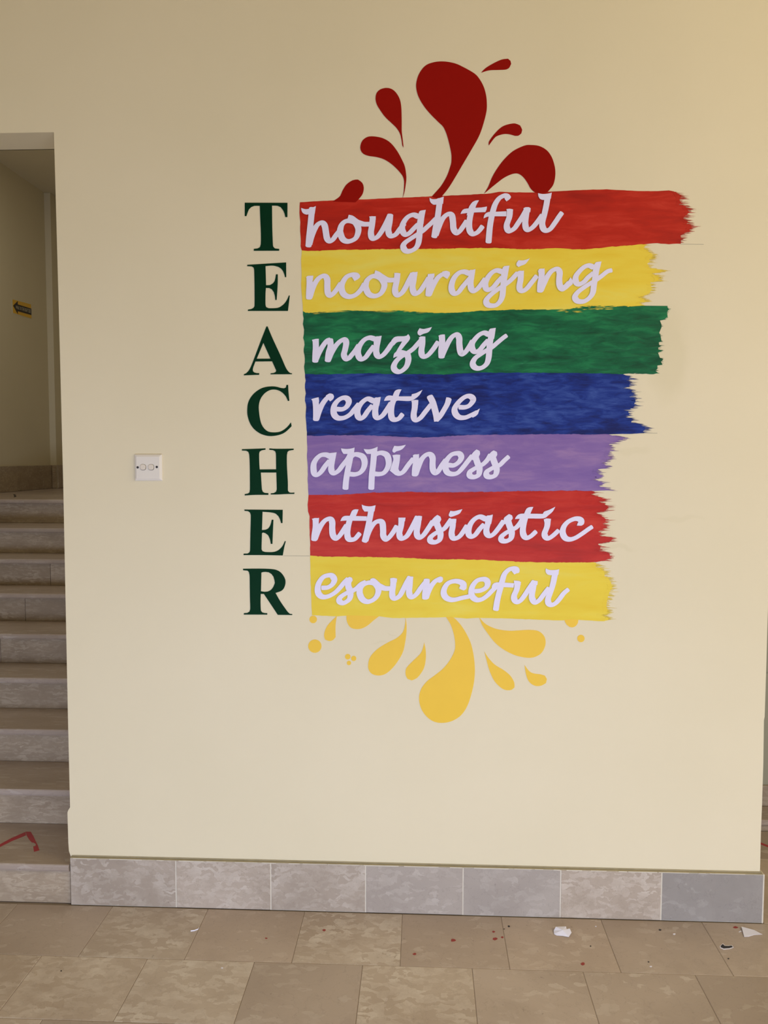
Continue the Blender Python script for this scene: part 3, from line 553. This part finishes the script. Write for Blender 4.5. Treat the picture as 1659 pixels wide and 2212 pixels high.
# ---------------------------------------------------------------- white cursive words: s = pen stroke, p = cut outline, crop origin per line
CR = {'A':(640,390),'B':(930,390),'C':(1210,390),'D':(650,660),'E':(880,660),'F':(650,920),'G':(890,920),'H':(1120,920),'I':(650,1180),'J':(900,1180),'K':(1120,1180)}
WORDS = [
('houghtful','on the top red stripe',[
 ['A p 60,330 110,345 160,338 235,308 222,400 150,405 125,410 85,395 65,365','A s 190,335 180,440 168,560 155,680 147,785','A s 160,760 182,680 218,590 258,528 305,508 340,540 355,620 368,690 398,724 435,710 480,650 530,590'],
 ['A s 524,610 540,540 580,495 640,484 705,505 741,570 735,640 700,700 620,730 555,700 524,610 535,550','A p 628,412 680,425 735,465 780,490 760,520 690,525 640,500 612,465','A s 700,490 760,512 810,524 880,524'],
 ['A s 915,445 905,540 892,620 900,675 925,695 970,675 1020,610 1065,530 1095,470 1118,420','A p 873,432 950,430 950,470 880,470','A s 1122,415 1115,500 1100,590 1112,645 1142,665 1190,645 1240,580 1290,520'],
 ['A s 1450,430 1400,413 1345,430 1300,475 1268,540 1268,600 1300,645 1345,635 1400,580 1450,530','A p 1462,395 1480,365 1547,353 1530,440 1520,520 1440,520 1450,460','A s 1505,380 1495,440 1482,520 1475,600 1468,690 1455,760 1420,815 1350,848 1300,835 1278,790 1300,745 1370,695 1440,650 1512,603 1565,555 1615,510 1665,460'],
 ['B p -12,208 20,225 80,222 158,195 150,280 70,290 30,290 5,270 -10,240','B s 112,230 100,330 85,440 62,560 44,675','B s 65,650 90,580 130,485 170,430 218,403 255,425 268,500 275,580 310,627 345,610 390,550 430,490'],
 ['B p 578,240 545,300 515,380 430,420 455,330 470,300 500,262 540,242','B s 500,320 480,400 462,500 465,590 500,638 550,628 590,590 618,552','B p 358,402 372,370 405,343 540,330 610,325 673,314 668,350 655,380 520,385 430,392'],
 ['B s 925,215 910,192 875,185 820,215 775,280 750,350 730,430 710,540 700,640 692,738','B p 880,205 905,252 945,225 960,195 930,162 880,155','B p 632,455 645,410 690,380 800,375 905,370 905,430 700,432'],
 ['B p 905,345 945,340 985,348 980,400 920,400','B s 947,360 940,440 910,530 918,585 945,605 1000,575 1050,505 1100,430 1145,350','B s 1152,340 1140,420 1130,510 1140,570 1170,590 1220,560 1280,490 1330,420','B p 1108,335 1130,323 1175,322 1195,335 1190,380 1125,380'],
 ['B p 1283,155 1340,165 1400,160 1447,148 1435,220 1340,235 1300,215 1287,190','B s 1400,180 1385,280 1360,400 1333,510 1345,575 1383,600 1430,580 1490,500 1530,440 1566,390']]),
('ncouraging','on the upper yellow stripe',[
 ['A s 160,1155 160,1240 155,1330 154,1408','A s 165,1390 190,1310 225,1230 275,1165 332,1142 370,1180 372,1270 378,1340 405,1374 440,1355 490,1295 530,1235','A p 118,1155 160,1140 205,1138 200,1190 130,1190'],
 ['A s 730,1160 715,1135 665,1128 600,1155 550,1235 545,1310 575,1365 635,1389 705,1370 770,1310 815,1240','A p 665,1155 695,1203 745,1175 762,1140 740,1112 690,1100'],
 ['A s 828,1270 845,1200 895,1152 950,1145 1010,1170 1050,1230 1045,1290 1005,1355 935,1382 865,1355 828,1270 840,1215','A p 945,1075 990,1090 1035,1120 1090,1155 1060,1200 990,1180 930,1160 935,1110','A s 1030,1165 1100,1190 1178,1190'],
 ['A s 1208,1120 1200,1200 1180,1300 1190,1350 1220,1370 1265,1340 1310,1270 1350,1190 1388,1120','A p 1170,1105 1245,1110 1240,1150 1180,1150','A s 1410,1110 1400,1200 1388,1280 1405,1338 1432,1352 1480,1320 1540,1235 1580,1170','A p 1370,1102 1450,1092 1445,1140 1375,1140'],
 ['A s 1605,1135 1600,1200 1585,1290 1578,1372','A p 1570,1120 1650,1112 1650,1160 1590,1170','B s -15,1360 15,1290 50,1220 95,1155 150,1120 195,1115','B p 140,1090 190,1080 230,1095 232,1125 200,1178 170,1160 140,1140'],
 ['B s 455,1110 400,1092 340,1105 285,1160 253,1240 253,1310 285,1350 330,1338 380,1275 430,1215 470,1170','B p 455,1082 537,1060 525,1130 520,1180 450,1180','B s 498,1085 488,1150 477,1230 485,1290 515,1320 560,1295 610,1235 650,1180'],
 ['B s 850,1090 790,1076 735,1100 685,1160 655,1230 660,1285 695,1305 745,1280 800,1215 850,1160','B p 862,1040 880,1025 943,1018 930,1080 915,1140 840,1140','B s 902,1045 890,1110 875,1200 865,1290 857,1380 830,1445 780,1490 720,1496 678,1480 664,1440 690,1395 750,1340 820,1290 890,1245 960,1190 1035,1110'],
 ['B s 1075,1095 1075,1180 1061,1260 1070,1305 1105,1318 1150,1290 1210,1215 1265,1145','B p 1033,1090 1115,1078 1113,1130 1050,1130','B p 1025,990 1050,955 1100,957 1150,945 1185,930 1165,960 1130,1000 1080,1020 1050,1035 1025,1015'],
 ['B s 1325,1070 1325,1150 1310,1240 1306,1325','B p 1280,1080 1360,1050 1360,1110 1290,1110','B s 1320,1310 1355,1230 1400,1140 1450,1080 1508,1061 1540,1100 1535,1180 1540,1250 1570,1297 1610,1280 1650,1240','C s 15,1290 60,1265 100,1225','C p 50,1240 85,1215 122,1158 145,1195 148,1240 110,1270 60,1300'],
 ['C s 390,1035 340,1018 285,1035 225,1090 186,1150 186,1210 222,1240 280,1215 330,1160 390,1110','C p 408,1000 425,978 492,968 475,1040 460,1090 385,1090','C s 450,1000 430,1080 415,1170 400,1260 388,1340 350,1400 290,1442 230,1447 190,1428 176,1388 210,1335 280,1280 350,1235 420,1195 490,1145 560,1090 612,1074']]),
('mazing','on the green stripe',[
 ['D s 178,420 180,500 175,580 173,668','D p 132,412 175,400 215,398 215,440 150,450','D s 180,650 215,570 260,490 310,425 348,408','D s 348,410 355,480 333,560 322,662','D s 330,650 365,570 420,480 475,425 523,410 542,450 528,530 515,590 540,636 575,630 605,595 650,540 690,480'],
 ['D s 880,400 820,386 760,410 710,470 684,540 688,600 720,640 770,622 820,555 870,490','D p 872,378 965,362 955,420 945,470 870,470','D s 925,385 912,450 900,540 910,590 940,612 985,590 1040,525 1085,460 1130,420'],
 ['D p 1080,420 1110,385 1150,370 1230,368 1262,362 1283,343 1302,375 1298,410 1250,470 1190,540 1130,570 1150,530 1210,430 1150,440 1110,480','D p 1104,628 1112,580 1150,545 1190,532 1240,540 1290,560 1315,600 1240,605 1170,610 1130,615','D s 1275,590 1284,650 1262,725 1215,775 1170,792 1125,772 1110,728 1140,665 1200,610 1270,570 1340,520 1400,455 1440,410'],
 ['E s 178,385 178,460 167,540 175,590 205,610 250,590 310,520 365,440','E p 135,385 170,370 215,372 212,420 150,415','E p 120,320 145,272 190,282 240,272 293,258 270,300 240,325 190,340 150,362 125,345'],
 ['E s 412,365 415,450 405,530 408,618','E p 370,362 410,348 448,347 446,400 385,395','E s 415,600 450,520 495,430 540,370 590,350 618,390 620,460 630,540 652,580 690,560 740,490 775,430'],
 ['E s 965,345 915,328 860,350 810,400 773,460 775,520 810,553 860,535 910,475 960,420','E p 972,300 985,280 1055,268 1045,340 1035,400 960,400','E s 1015,300 1000,370 985,450 977,540 970,620 950,690 905,735 850,752 800,735 780,690 810,630 870,585 940,540 1010,500 1080,440 1140,390 1182,360']]),
('reative','on the blue stripe',[
 ['D s 175,1130 182,1200 184,1290 182,1365','D p 125,1120 170,1105 213,1096 220,1150 145,1150','D s 190,1350 220,1260 260,1175 310,1110 350,1088','D p 300,1075 345,1050 385,1060 397,1085 385,1120 350,1147 325,1118 300,1135'],
 ['D s 430,1238 500,1238 550,1205 573,1150 552,1112 505,1103 450,1130 405,1185 390,1250 403,1310 450,1345 520,1340 590,1300 640,1240 690,1180'],
 ['D s 865,1140 800,1115 745,1145 700,1200 677,1260 682,1320 715,1348 755,1325 800,1260 850,1200','D p 868,1108 955,1092 945,1150 935,1200 860,1200','D s 915,1115 900,1180 888,1260 895,1320 925,1342 975,1315 1030,1240 1075,1170'],
 ['D p 1203,1003 1180,1050 1150,1140 1080,1140 1100,1070 1125,1020 1160,1003','D s 1115,1110 1085,1200 1077,1290 1090,1345 1125,1363 1170,1350 1213,1300','D p 993,1140 1010,1100 1050,1075 1150,1085 1320,1085 1325,1060 1380,1045 1452,1008 1420,1065 1370,1110 1300,1140 1150,1135 1060,1135'],
 ['D s 1362,1145 1360,1220 1347,1300 1355,1350 1385,1367 1430,1340 1490,1265 1550,1190','D p 1318,1140 1365,1127 1403,1130 1400,1190 1335,1180'],
 ['E s 268,1090 300,1150 325,1230 345,1310 352,1360','E p 232,1092 260,1072 290,1070 315,1110 330,1150 285,1170','E p 318,1388 316,1320 345,1280 440,1290 410,1340 385,1368 350,1386','E s 495,1115 475,1180 430,1260 390,1325 350,1368','E p 465,1095 527,1130 515,1160 460,1150'],
 ['E s 620,1215 690,1215 745,1190 785,1130 762,1092 715,1083 660,1110 600,1170 564,1235 575,1295 620,1335 690,1338 760,1310 830,1275','E p 740,1300 800,1270 865,1230 835,1305 780,1340']]),
('appiness','on the purple stripe',[
 ['F s 350,365 300,345 240,350 190,390 156,450 152,520 165,570 200,582 245,545 290,480 340,420','F p 342,325 428,315 418,370 405,430 335,430','F s 388,340 375,410 363,490 370,540 400,563 450,535 500,470 560,395 590,340'],
 ['F p 480,268 540,275 600,270 642,258 635,330 560,335 510,335 487,300','F s 600,290 592,370 575,460 555,560 540,660 533,748','F s 600,370 640,342 690,345 740,370 762,430 750,500 710,555 650,578 580,575'],
 ['F p 750,275 810,280 870,268 917,248 910,330 840,335 790,335 765,305','F s 875,290 870,380 862,470 850,570 845,660 841,748','F s 880,350 930,325 980,325 1030,355 1050,430 1035,500 990,560 930,575 870,570'],
 ['F s 1148,365 1135,440 1125,500 1140,548 1180,568 1225,545 1280,470 1340,395','F p 1092,350 1140,342 1187,345 1180,420 1165,520 1180,540 1130,590 1062,535 1090,450 1105,400','F p 1092,290 1115,238 1160,242 1210,235 1255,225 1225,265 1190,290 1140,305 1115,322 1095,310'],
 ['F s 1375,355 1375,430 1363,510 1360,588','F p 1335,350 1412,335 1410,385 1350,385','G s 45,575 75,490 115,400 165,348 213,340 245,380 245,460 250,520 277,560 310,545 350,480 400,410'],
 ['G s 440,468 500,470 560,430 588,375 567,335 525,328 470,345 420,400 398,460 403,520 430,560 485,575 545,560 600,505 660,430 715,360'],
 ['G p 705,350 735,310 770,280 808,300 813,335 800,365 775,390 720,410','G s 755,360 780,440 803,490 805,540 790,588 740,610 690,595 692,550 730,520 785,490','G s 800,480 850,455 900,405 935,350'],
 ['G p 912,360 940,315 975,292 1012,310 1018,345 1000,375 985,395 930,410','G s 960,370 985,440 1005,490 1010,540 990,590 940,610 892,595 892,550 930,520 985,490','G s 1000,490 1050,465 1100,415 1152,368']]),
('nthusiastic','on the lower red stripe',[
 ['F s 178,1115 178,1200 165,1290 160,1360','F p 133,1108 218,1098 215,1150 150,1150','F s 172,1345 205,1260 250,1175 300,1122 350,1112 375,1150 375,1230 385,1305 420,1342 455,1320 500,1260 545,1190'],
 ['F p 690,998 665,1060 630,1130 555,1140 590,1060 615,1010 650,995','F s 590,1100 565,1200 555,1290 570,1345 608,1358 650,1345 702,1285','F p 472,1135 485,1105 520,1075 640,1075 790,1080 785,1133 640,1132 550,1130'],
 ['F p 728,940 770,955 830,960 893,947 880,1020 800,1022 760,1022 735,985','F s 845,980 830,1070 810,1170 783,1290 760,1378','F s 775,1365 800,1290 840,1210 890,1152 942,1138 975,1165 983,1250 985,1310 1015,1352 1050,1335 1105,1265 1145,1200'],
 ['F s 1205,1115 1195,1200 1176,1280 1188,1330 1218,1342 1265,1315 1310,1245 1350,1170 1390,1090','F p 1165,1095 1250,1095 1243,1140 1165,1150','G s 80,1090 72,1170 57,1260 65,1310 97,1332 140,1300 190,1230 245,1145','G p 40,1080 82,1072 120,1078 115,1130 40,1130'],
 ['G p 235,1125 265,1090 302,1062 340,1085 350,1115 335,1145 315,1175 250,1195','G s 287,1140 308,1200 333,1260 340,1310 325,1362 275,1388 222,1375 220,1335 260,1295 320,1260','G s 335,1255 385,1225 430,1170 465,1120'],
 ['G s 487,1125 485,1200 472,1280 485,1330 520,1342 565,1320 610,1265 655,1195','G p 443,1120 485,1108 530,1110 525,1160 455,1155','G p 438,1060 458,1013 500,1018 555,1005 602,993 570,1045 530,1065 490,1080 460,1088 440,1075'],
 ['G s 875,1110 810,1085 750,1110 700,1170 676,1240 678,1295 712,1320 755,1300 805,1235 855,1180','G p 878,1080 965,1058 955,1120 945,1170 870,1170','G s 923,1085 910,1150 888,1235 895,1288 930,1312 975,1290 1030,1225 1090,1140'],
 ['G p 1095,1105 1125,1075 1157,1052 1195,1070 1203,1100 1185,1130 1165,1155 1100,1175','G s 1142,1120 1163,1190 1187,1250 1190,1300 1175,1347 1125,1375 1072,1365 1068,1325 1110,1285 1170,1250','G s 1185,1240 1240,1215 1290,1160 1320,1110'],
 ['G p 1448,968 1420,1030 1395,1100 1315,1110 1345,1030 1370,985 1410,968','G s 1360,1070 1335,1160 1322,1250 1335,1310 1372,1335 1420,1315 1478,1262','G p 1228,1112 1245,1080 1290,1050 1400,1048 1560,1050 1575,1025 1640,1000 1710,965 1680,1020 1630,1065 1570,1103 1400,1105 1300,1108'],
 ['H s 347,1120 340,1200 310,1285 325,1328 360,1340 410,1310 475,1250','H p 300,1115 345,1105 387,1110 380,1160 310,1160'],
 ['H s 745,1165 748,1135 720,1112 665,1110 590,1145 540,1205 526,1275 555,1335 612,1354 680,1335 760,1285 830,1235 876,1205','H p 695,1190 705,1160 740,1112 785,1140 780,1170 755,1190']]),
('esourceful','on the lowest yellow stripe',[
 ['I s 255,495 320,490 375,455 400,400 375,355 335,345 270,365 220,430 202,500 213,565 260,602 330,595 410,550 470,490 520,430 560,390'],
 ['I p 530,420 550,385 580,362 612,375 620,405 605,430 590,465 530,475','I s 565,420 568,480 588,530 592,590 570,640 510,675 462,655 466,615 510,578 570,545','I s 600,540 660,505 720,450 770,425'],
 ['I s 702,560 712,500 755,452 820,432 885,445 925,500 918,570 875,630 800,660 735,630 702,560 705,520','I p 832,388 870,378 905,400 960,450 1000,480 940,500 890,460 820,440','I s 940,475 1000,500 1062,503'],
 ['I s 1108,395 1100,480 1090,560 1100,605 1130,620 1180,590 1225,510 1265,430 1300,370','I p 1066,382 1105,375 1150,385 1145,430 1068,430','I s 1303,380 1300,460 1292,540 1305,590 1335,603 1380,570 1430,500 1485,430','I p 1263,368 1300,358 1343,362 1338,410 1265,410'],
 ['J s 120,400 118,470 103,550 102,620','J p 90,395 125,384 155,390 150,430 95,430','J s 115,610 140,540 180,465 230,410 285,388','J p 240,375 285,358 312,370 316,395 300,425 275,435 240,425'],
 ['J s 555,500 560,455 520,425 450,415 375,440 333,500 323,560 350,610 405,635 460,635 540,615 622,598','J p 505,500 520,470 500,440 560,430 598,470 590,510 565,525 530,515'],
 ['J s 700,535 770,525 830,490 848,435 825,400 780,392 720,410 670,470 653,540 665,600 715,637 775,632 840,590 900,530 955,480'],
 ['J s 1190,305 1190,278 1155,265 1100,278 1050,330 1025,400 1005,480 980,570 960,660 945,755','J p 1130,290 1165,335 1215,310 1226,280 1200,247 1150,240','J p 895,495 905,455 950,430 1050,432 1165,440 1155,492 1050,487 940,485'],
 ['J s 1205,425 1195,510 1163,590 1170,640 1207,662 1250,635 1305,560 1350,490 1400,420','J p 1160,408 1205,410 1245,425 1240,465 1165,460','J s 1403,425 1390,500 1374,595 1390,645 1420,667 1465,640 1520,570 1575,500','J p 1363,415 1405,408 1445,415 1442,460 1370,460'],
 ['K p 325,262 365,280 430,282 485,272 475,340 400,345 345,335 322,300','K s 440,300 425,380 405,470 375,560 351,630 360,680 400,697 445,675 490,625 540,560 592,515']])]
for wi, (word, where, letters) in enumerate(WORDS):
    P0 = letters[0][0].split(); ox, oy = CR[P0[0]]; a = [float(q) for q in P0[2].split(',')]
    z0 = wl(ox+a[0]/S, oy+a[1]/S)
    we = empty('paper_word', (z0[0], -.0012, z0[1])); tag(we, "white cursive cut-paper lettering '%s' stuck %s" % (word, where), 'lettering', 'white cursive words on the stripes')
    for li, L in enumerate(letters):
        mb = MB(); t = .0027+.00025*(li % 3)
        for si, st_ in enumerate(L):
            t2 = t+.00004*si
            q = st_.split(); ox, oy = CR[q[0]]; pts = [(ox+float(u.split(',')[0])/S, oy+float(u.split(',')[1])/S) for u in q[2:]]
            if q[1] == 's': ribbon(mb, pts, t2, back=.0018)
            else:
                lp = [wl(*p) for p in smooth_loop(pts, 3, 50)]; mb.outline(lp, t2, back=.0018)
        o = mb.build('letter', M['white_paper'], we); o.matrix_parent_inverse = we.matrix_basis.inverted()
# ---------------------------------------------------------------- light switch
A_, B_ = wl(291.2, 981), wl(352, 1038.5); cx = (A_[0]+B_[0])/2; cz = (A_[1]+B_[1])/2; hwid = abs(B_[0]-A_[0])/2; hhei = abs(B_[1]-A_[1])/2
sw = empty('light_switch', (cx, 0, cz)); tag(sw, 'cream two-gang light switch plate with two rockers, left of the green letters', 'light switch')
def rloop(x, z, a, b, r, n=5):
    return [(x+sx*(a-r)+r*math.cos(t), z+sz*(b-r)+r*math.sin(t)) for sx, sz, t0 in ((1,1,0),(-1,1,90),(-1,-1,180),(1,-1,270)) for t in [math.radians(t0+90*j/(n-1)) for j in range(n)]]
def loft(loops, cap=True):
    v = []; f = []; n = len(loops[0][0])
    for L, y in loops: v += [(p[0], y, p[1]) for p in L]
    for k in range(len(loops)-1):
        for i in range(n): j = (i+1) % n; f.append((k*n+i, k*n+j, (k+1)*n+j, (k+1)*n+i))
    f.append(tuple(range((len(loops)-1)*n, len(loops)*n))); return v, f
def swpart(name, loops, mat, label=None, rotz=0.0):
    v, f = loft(loops); o = mesh_obj(name, v, f, mat); o.parent = sw; o.matrix_parent_inverse = sw.matrix_basis.inverted()
    if label: o['label'] = label
    return o
swpart('plate', [(rloop(cx, cz, hwid, hhei, .002), 0.0), (rloop(cx, cz, hwid, hhei, .002), -.003), (rloop(cx, cz, hwid-.0015, hhei-.0015, .002), -.0055), (rloop(cx, cz, hwid-.0075, hhei-.0075, .003), -.0095)], M['plastic'])
sy = .0095
for px in (311.2, 328.6):
    x, z = wl(px, 1009.2)
    swpart('rocker_surround', [(rloop(x, z, .0094, .0094, .0074), -sy+.001), (rloop(x, z, .0094, .0094, .0074), -sy-.0002)], M['screw'])
    swpart('rocker', [(rloop(x-.0003, z+.0003, .0086, .0086, .0068), -sy), (rloop(x-.0003, z+.0003, .0086, .0086, .0068), -sy-.0018), (rloop(x-.0003, z+.0003, .0072, .0072, .0056), -sy-.0028)], M['rocker'])
for px, pz in ((299.7, 1009.5), (340.8, 1008.7)):
    x, z = wl(px, pz); swpart('screw', [(rloop(x, z, .0036, .0036, .0035), -sy+.001), (rloop(x, z, .0036, .0036, .0035), -sy-.0004), (rloop(x, z, .0020, .0020, .0019), -sy-.0006)], M['screw'])
# ---------------------------------------------------------------- arrow sign on the stairwell wall (plane x = XS)
def os(px, py, off=.001): p = on(px, py, 0, XS+off); return (p.y, p.z)
so = empty('arrow_sign', (XS, *os(47, 667))); tag(so, 'small amber sign with a black arrow pointing left on the dark stairwell wall', 'sign')
def spoly(name, P, off, mat, k=20.74):
    L = [os(10+x/k, 630+y/k) for x, y in P]
    v = [(XS+off, a, b) for a, b in L]+[(XS+.0002, a, b) for a, b in L]; n = len(L); f = [tuple(t) for t in tessellate_polygon([[Vector((a, b, 0)) for a, b in L]])]+[(i, (i+1) % n, n+(i+1) % n, n+i) for i in range(n)]
    o = mesh_obj(name, v, f, mat); o.parent = so; o.matrix_parent_inverse = so.matrix_basis.inverted(); return o
spoly('border', [(280,300),(1200,530),(1225,1225),(330,985)], .0015, M['sign_border'])
spoly('panel', [(350,345),(1175,570),(1200,1205),(375,955)], .0025, M['sign_yellow'])
spoly('arrow', [(370,625),(575,420),(575,570),(1180,760),(1185,1050),(575,875),(580,1010)], .0035, M['sign_black'])
fc = bpy.data.curves.new('sign_text', 'FONT'); fc.body = 'WALK ON THE RIGHT SIDE'; fc.resolution_u = 2
fo = bpy.data.objects.new('sign_text', fc); tm = bpy.data.meshes.new_from_object(fo); bpy.data.objects.remove(fo)
tx = [v.co.x for v in tm.vertices]; ty = [v.co.y for v in tm.vertices]; x0_, x1_, y0_, y1_ = min(tx), max(tx), min(ty), max(ty)
c00, c10 = os(10+478/20.74, 630+760/20.74), os(10+1150/20.74, 630+965/20.74); c01, c11 = os(10+478/20.74, 630+610/20.74), os(10+1145/20.74, 630+800/20.74)
for v in tm.vertices:
    u = (v.co.x-x0_)/(x1_-x0_); w_ = (v.co.y-y0_)/(y1_-y0_)
    lo = [c00[i]*(1-u)+c10[i]*u for i in (0, 1)]; hi = [c01[i]*(1-u)+c11[i]*u for i in (0, 1)]
    v.co = (XS+.0042, lo[0]*(1-w_)+hi[0]*w_, lo[1]*(1-w_)+hi[1]*w_)
tm.materials.clear(); tm.materials.append(M['sign_border']); o = bpy.data.objects.new('lettering', tm); COL.objects.link(o); o.parent = so; o.matrix_parent_inverse = so.matrix_basis.inverted()
# ---------------------------------------------------------------- things lying on floor and steps
def flat(name, P, z, mat, label, cat, group=None, t=.0008, lift=None):
    L = [on(*p, 2, z) for p in P]; n = len(L); c = sum(L, Vector())/n
    lift = lift or [0]*n
    v = [(p.x, p.y, z+t+h) for p, h in zip(L, lift)]+[(p.x, p.y, z+.0002+h*.98) for p, h in zip(L, lift)]
    tri = tessellate_polygon([[Vector((p.x, p.y, 0)) for p in L]]); f = [tuple(q) for q in tri]+[tuple(n+i for i in q[::-1]) for q in tri]+[(i, (i+1) % n, n+(i+1) % n, n+i) for i in range(n)]
    v = [(a-c.x, b-c.y, d-z) for a, b, d in v]
    o = mesh_obj(name, v, f, mat); o.location = (c.x, c.y, z); return tag(o, label, cat, group)
Z1 = RH
def c4(P): return [(x/4.1475, 1650+y/4.1475) for x, y in P]
tp = empty('floor_tape', tuple(on(50, 1815, 2, Z1))); tag(tp, 'torn strips of red floor tape stuck on the lowest step tread', 'tape')
for P in ([(-60,735),(-60,765),(0,745),(100,695),(232,640),(228,612),(100,668),(0,722)], [(230,610),(275,610),(300,650),(325,705),(285,705),(262,680),(240,645)], [(325,705),(340,735),(353,775),(305,788),(298,742),(318,738),(322,718),(300,705)]):
    o = flat('strip', c4(P), Z1, M['tape'], None, None); o.parent = tp; o.matrix_parent_inverse = tp.matrix_basis.inverted()
def c5(P): return [(1160+x/3.3246, 1950+y/3.3246) for x, y in P]
def crumple(name, P, h, label):
    """white scrap folded along facets"""
    L = [on(*p, 2, 0) for p in c5(P)]; n = len(L); c = sum(L, Vector())/n
    v = [(p.x-c.x, p.y-c.y, .0006+k) for p, k in zip(L, h)]+[(0, 0, .010), ((L[0].x-c.x)*.4, (L[0].y-c.y)*.4, .004)]
    f = [(i, (i+1) % n, n) for i in range(n)]; o = mesh_obj(name, v, f, M['scrap_paper']); o.location = (c.x, c.y, 0)
    md = o.modifiers.new('s', 'SOLIDIFY'); md.thickness = .0005; md.offset = 1; return tag(o, label, 'paper scrap', 'white paper scraps on the floor')
crumple('paper_scrap', [(120,208),(135,197),(208,192),(215,212),(235,205),(248,225),(228,250),(185,242),(140,236),(122,228)], [.003,.010,.009,.004,.008,.004,.001,.001,.0,.001], 'crumpled white paper scrap on the floor tile below the middle of the skirting')
flat('paper_scrap', c5([(1468,182),(1560,200),(1618,228),(1560,232),(1520,244),(1488,248)]), 0, M['scrap_paper'], 'flat triangular white paper scrap on the floor near the right end of the wall', 'paper scrap', 'white paper scraps on the floor', lift=[.004,.001,0,0,0,.001])
flat('paper_sliver', c5([(1448,210),(1462,202),(1474,206),(1464,209),(1452,214)]), 0, M['scrap_paper'], 'thin curled white sliver touching the triangular paper scrap', 'paper scrap')
ch = empty('card_chip', tuple(on(*c5([(1360,318)])[0], 2, 0))); tag(ch, 'curved black card chip with a white edge lying on the floor', 'paper scrap')
for nm, P, t, mt in (('border', [(1335,293),(1350,308),(1375,308),(1400,306),(1412,322),(1385,333),(1340,337),(1314,325),(1313,312)], .0008, 'scrap_paper'), ('face', [(1334,300),(1348,313),(1376,314),(1398,311),(1405,321),(1382,328),(1342,331),(1320,322),(1320,313)], .0016, 'black')):
    o = flat(nm, c5(P), 0, M[mt], None, None, t=t); o.parent = ch; o.matrix_parent_inverse = ch.matrix_basis.inverted()
def blob(name, px, py, r, z, mat, label, cat, group):
    rnd = random.Random(int(px*7+py)); P = [(px+r*math.cos(a)*rnd.uniform(.7, 1.3)*1.2, py+r*.7*math.sin(a)*rnd.uniform(.7, 1.3)) for a in [k*math.pi/4 for k in range(8)]]
    flat(name, P, z, mat, label, cat, group, t=.0007)
def orders(n): return ['leftmost', 'second from left', 'third from left', 'fourth from left', 'fifth from left', 'sixth from left', 'seventh from left', 'eighth from left'][:n-1]+['rightmost']
def specks(L, name, mat, what, cat, group):
    L = sorted(L)
    for (px, py, r), w in zip(L, orders(len(L))): blob(name, px, py, r, 0, M[mat], 'tiny %s on the floor tiles, %s of them' % (what, w), cat, group)
specks(((700,2009.5,2.6),(575,2027,2),(979,2031.5,4.2),(896,2061,3.2),(1066,2013,2.6),(1069,2028,4.2),(1085,2025,2.4),(1589,2003.5,4),(1259,2082,4)), 'paint_speck', 'speck_red', 'dried red paint speck', 'paint speck', 'red paint specks on the floor')
specks(((1099,2001,2.4),(1276,2044,1.6),(1573.5,2071,1.7),(1089,2007,1.3),(132,2097.5,1.6),(1401,2078,1.6),(1426,2009,2.2)), 'dirt_speck', 'black', 'black dirt speck', 'dirt speck', 'black specks on the floor')
specks(((1456,2018,2.6),(1406,2088,2),(1287,2001.5,1.5),(480,2091,2)), 'plaster_crumb', 'scrap_paper', 'white plaster crumb', 'crumb', 'white crumbs on the floor')
P = [on(x, y, 2, 0) for x, y in ((412,2012),(420,2011),(428,2008),(430,2005))]
mb = MB(); rb = .0012
for a, b in zip(P[:-1], P[1:]):
    k = len(mb.v); mb.v += [(a.x, a.y-rb, .0004), (a.x, a.y+rb, .0004), (a.x, a.y, .0030), (b.x, b.y-rb, .0004), (b.x, b.y+rb, .0004), (b.x, b.y, .0030)]
    mb.f += [(k,k+3,k+5,k+2),(k+1,k+2,k+5,k+4),(k,k+1,k+4,k+3)]
tag(mb.build('paper_sliver', M['scrap_paper']), 'thin curved white paper shaving on the tile at left', 'paper scrap')
zl_ = RH*9
flat('dry_leaf', [(29,1069),(34,1069.5),(35,1073),(30,1074),(32,1071.5)], zl_, M['black'], 'tiny dark shred lying on the landing at the top of the steps', 'debris', t=.004)
# red tape on the floor of the right-hand passage
flat('floor_tape', [(1640,1819),(1700,1842),(1700,1846),(1640,1823)], 0, M['tape'], 'red tape line on the floor past the right end of the wall', 'tape')
import bmesh
for me in bpy.data.meshes:
    if me.name.startswith(('floor_tile', 'skirting_tile', 'tread', 'riser', 'grout', 'plate', 'rocker', 'screw')):
        b_ = bmesh.new(); b_.from_mesh(me); bmesh.ops.recalc_face_normals(b_, faces=b_.faces); b_.to_mesh(me); b_.free()
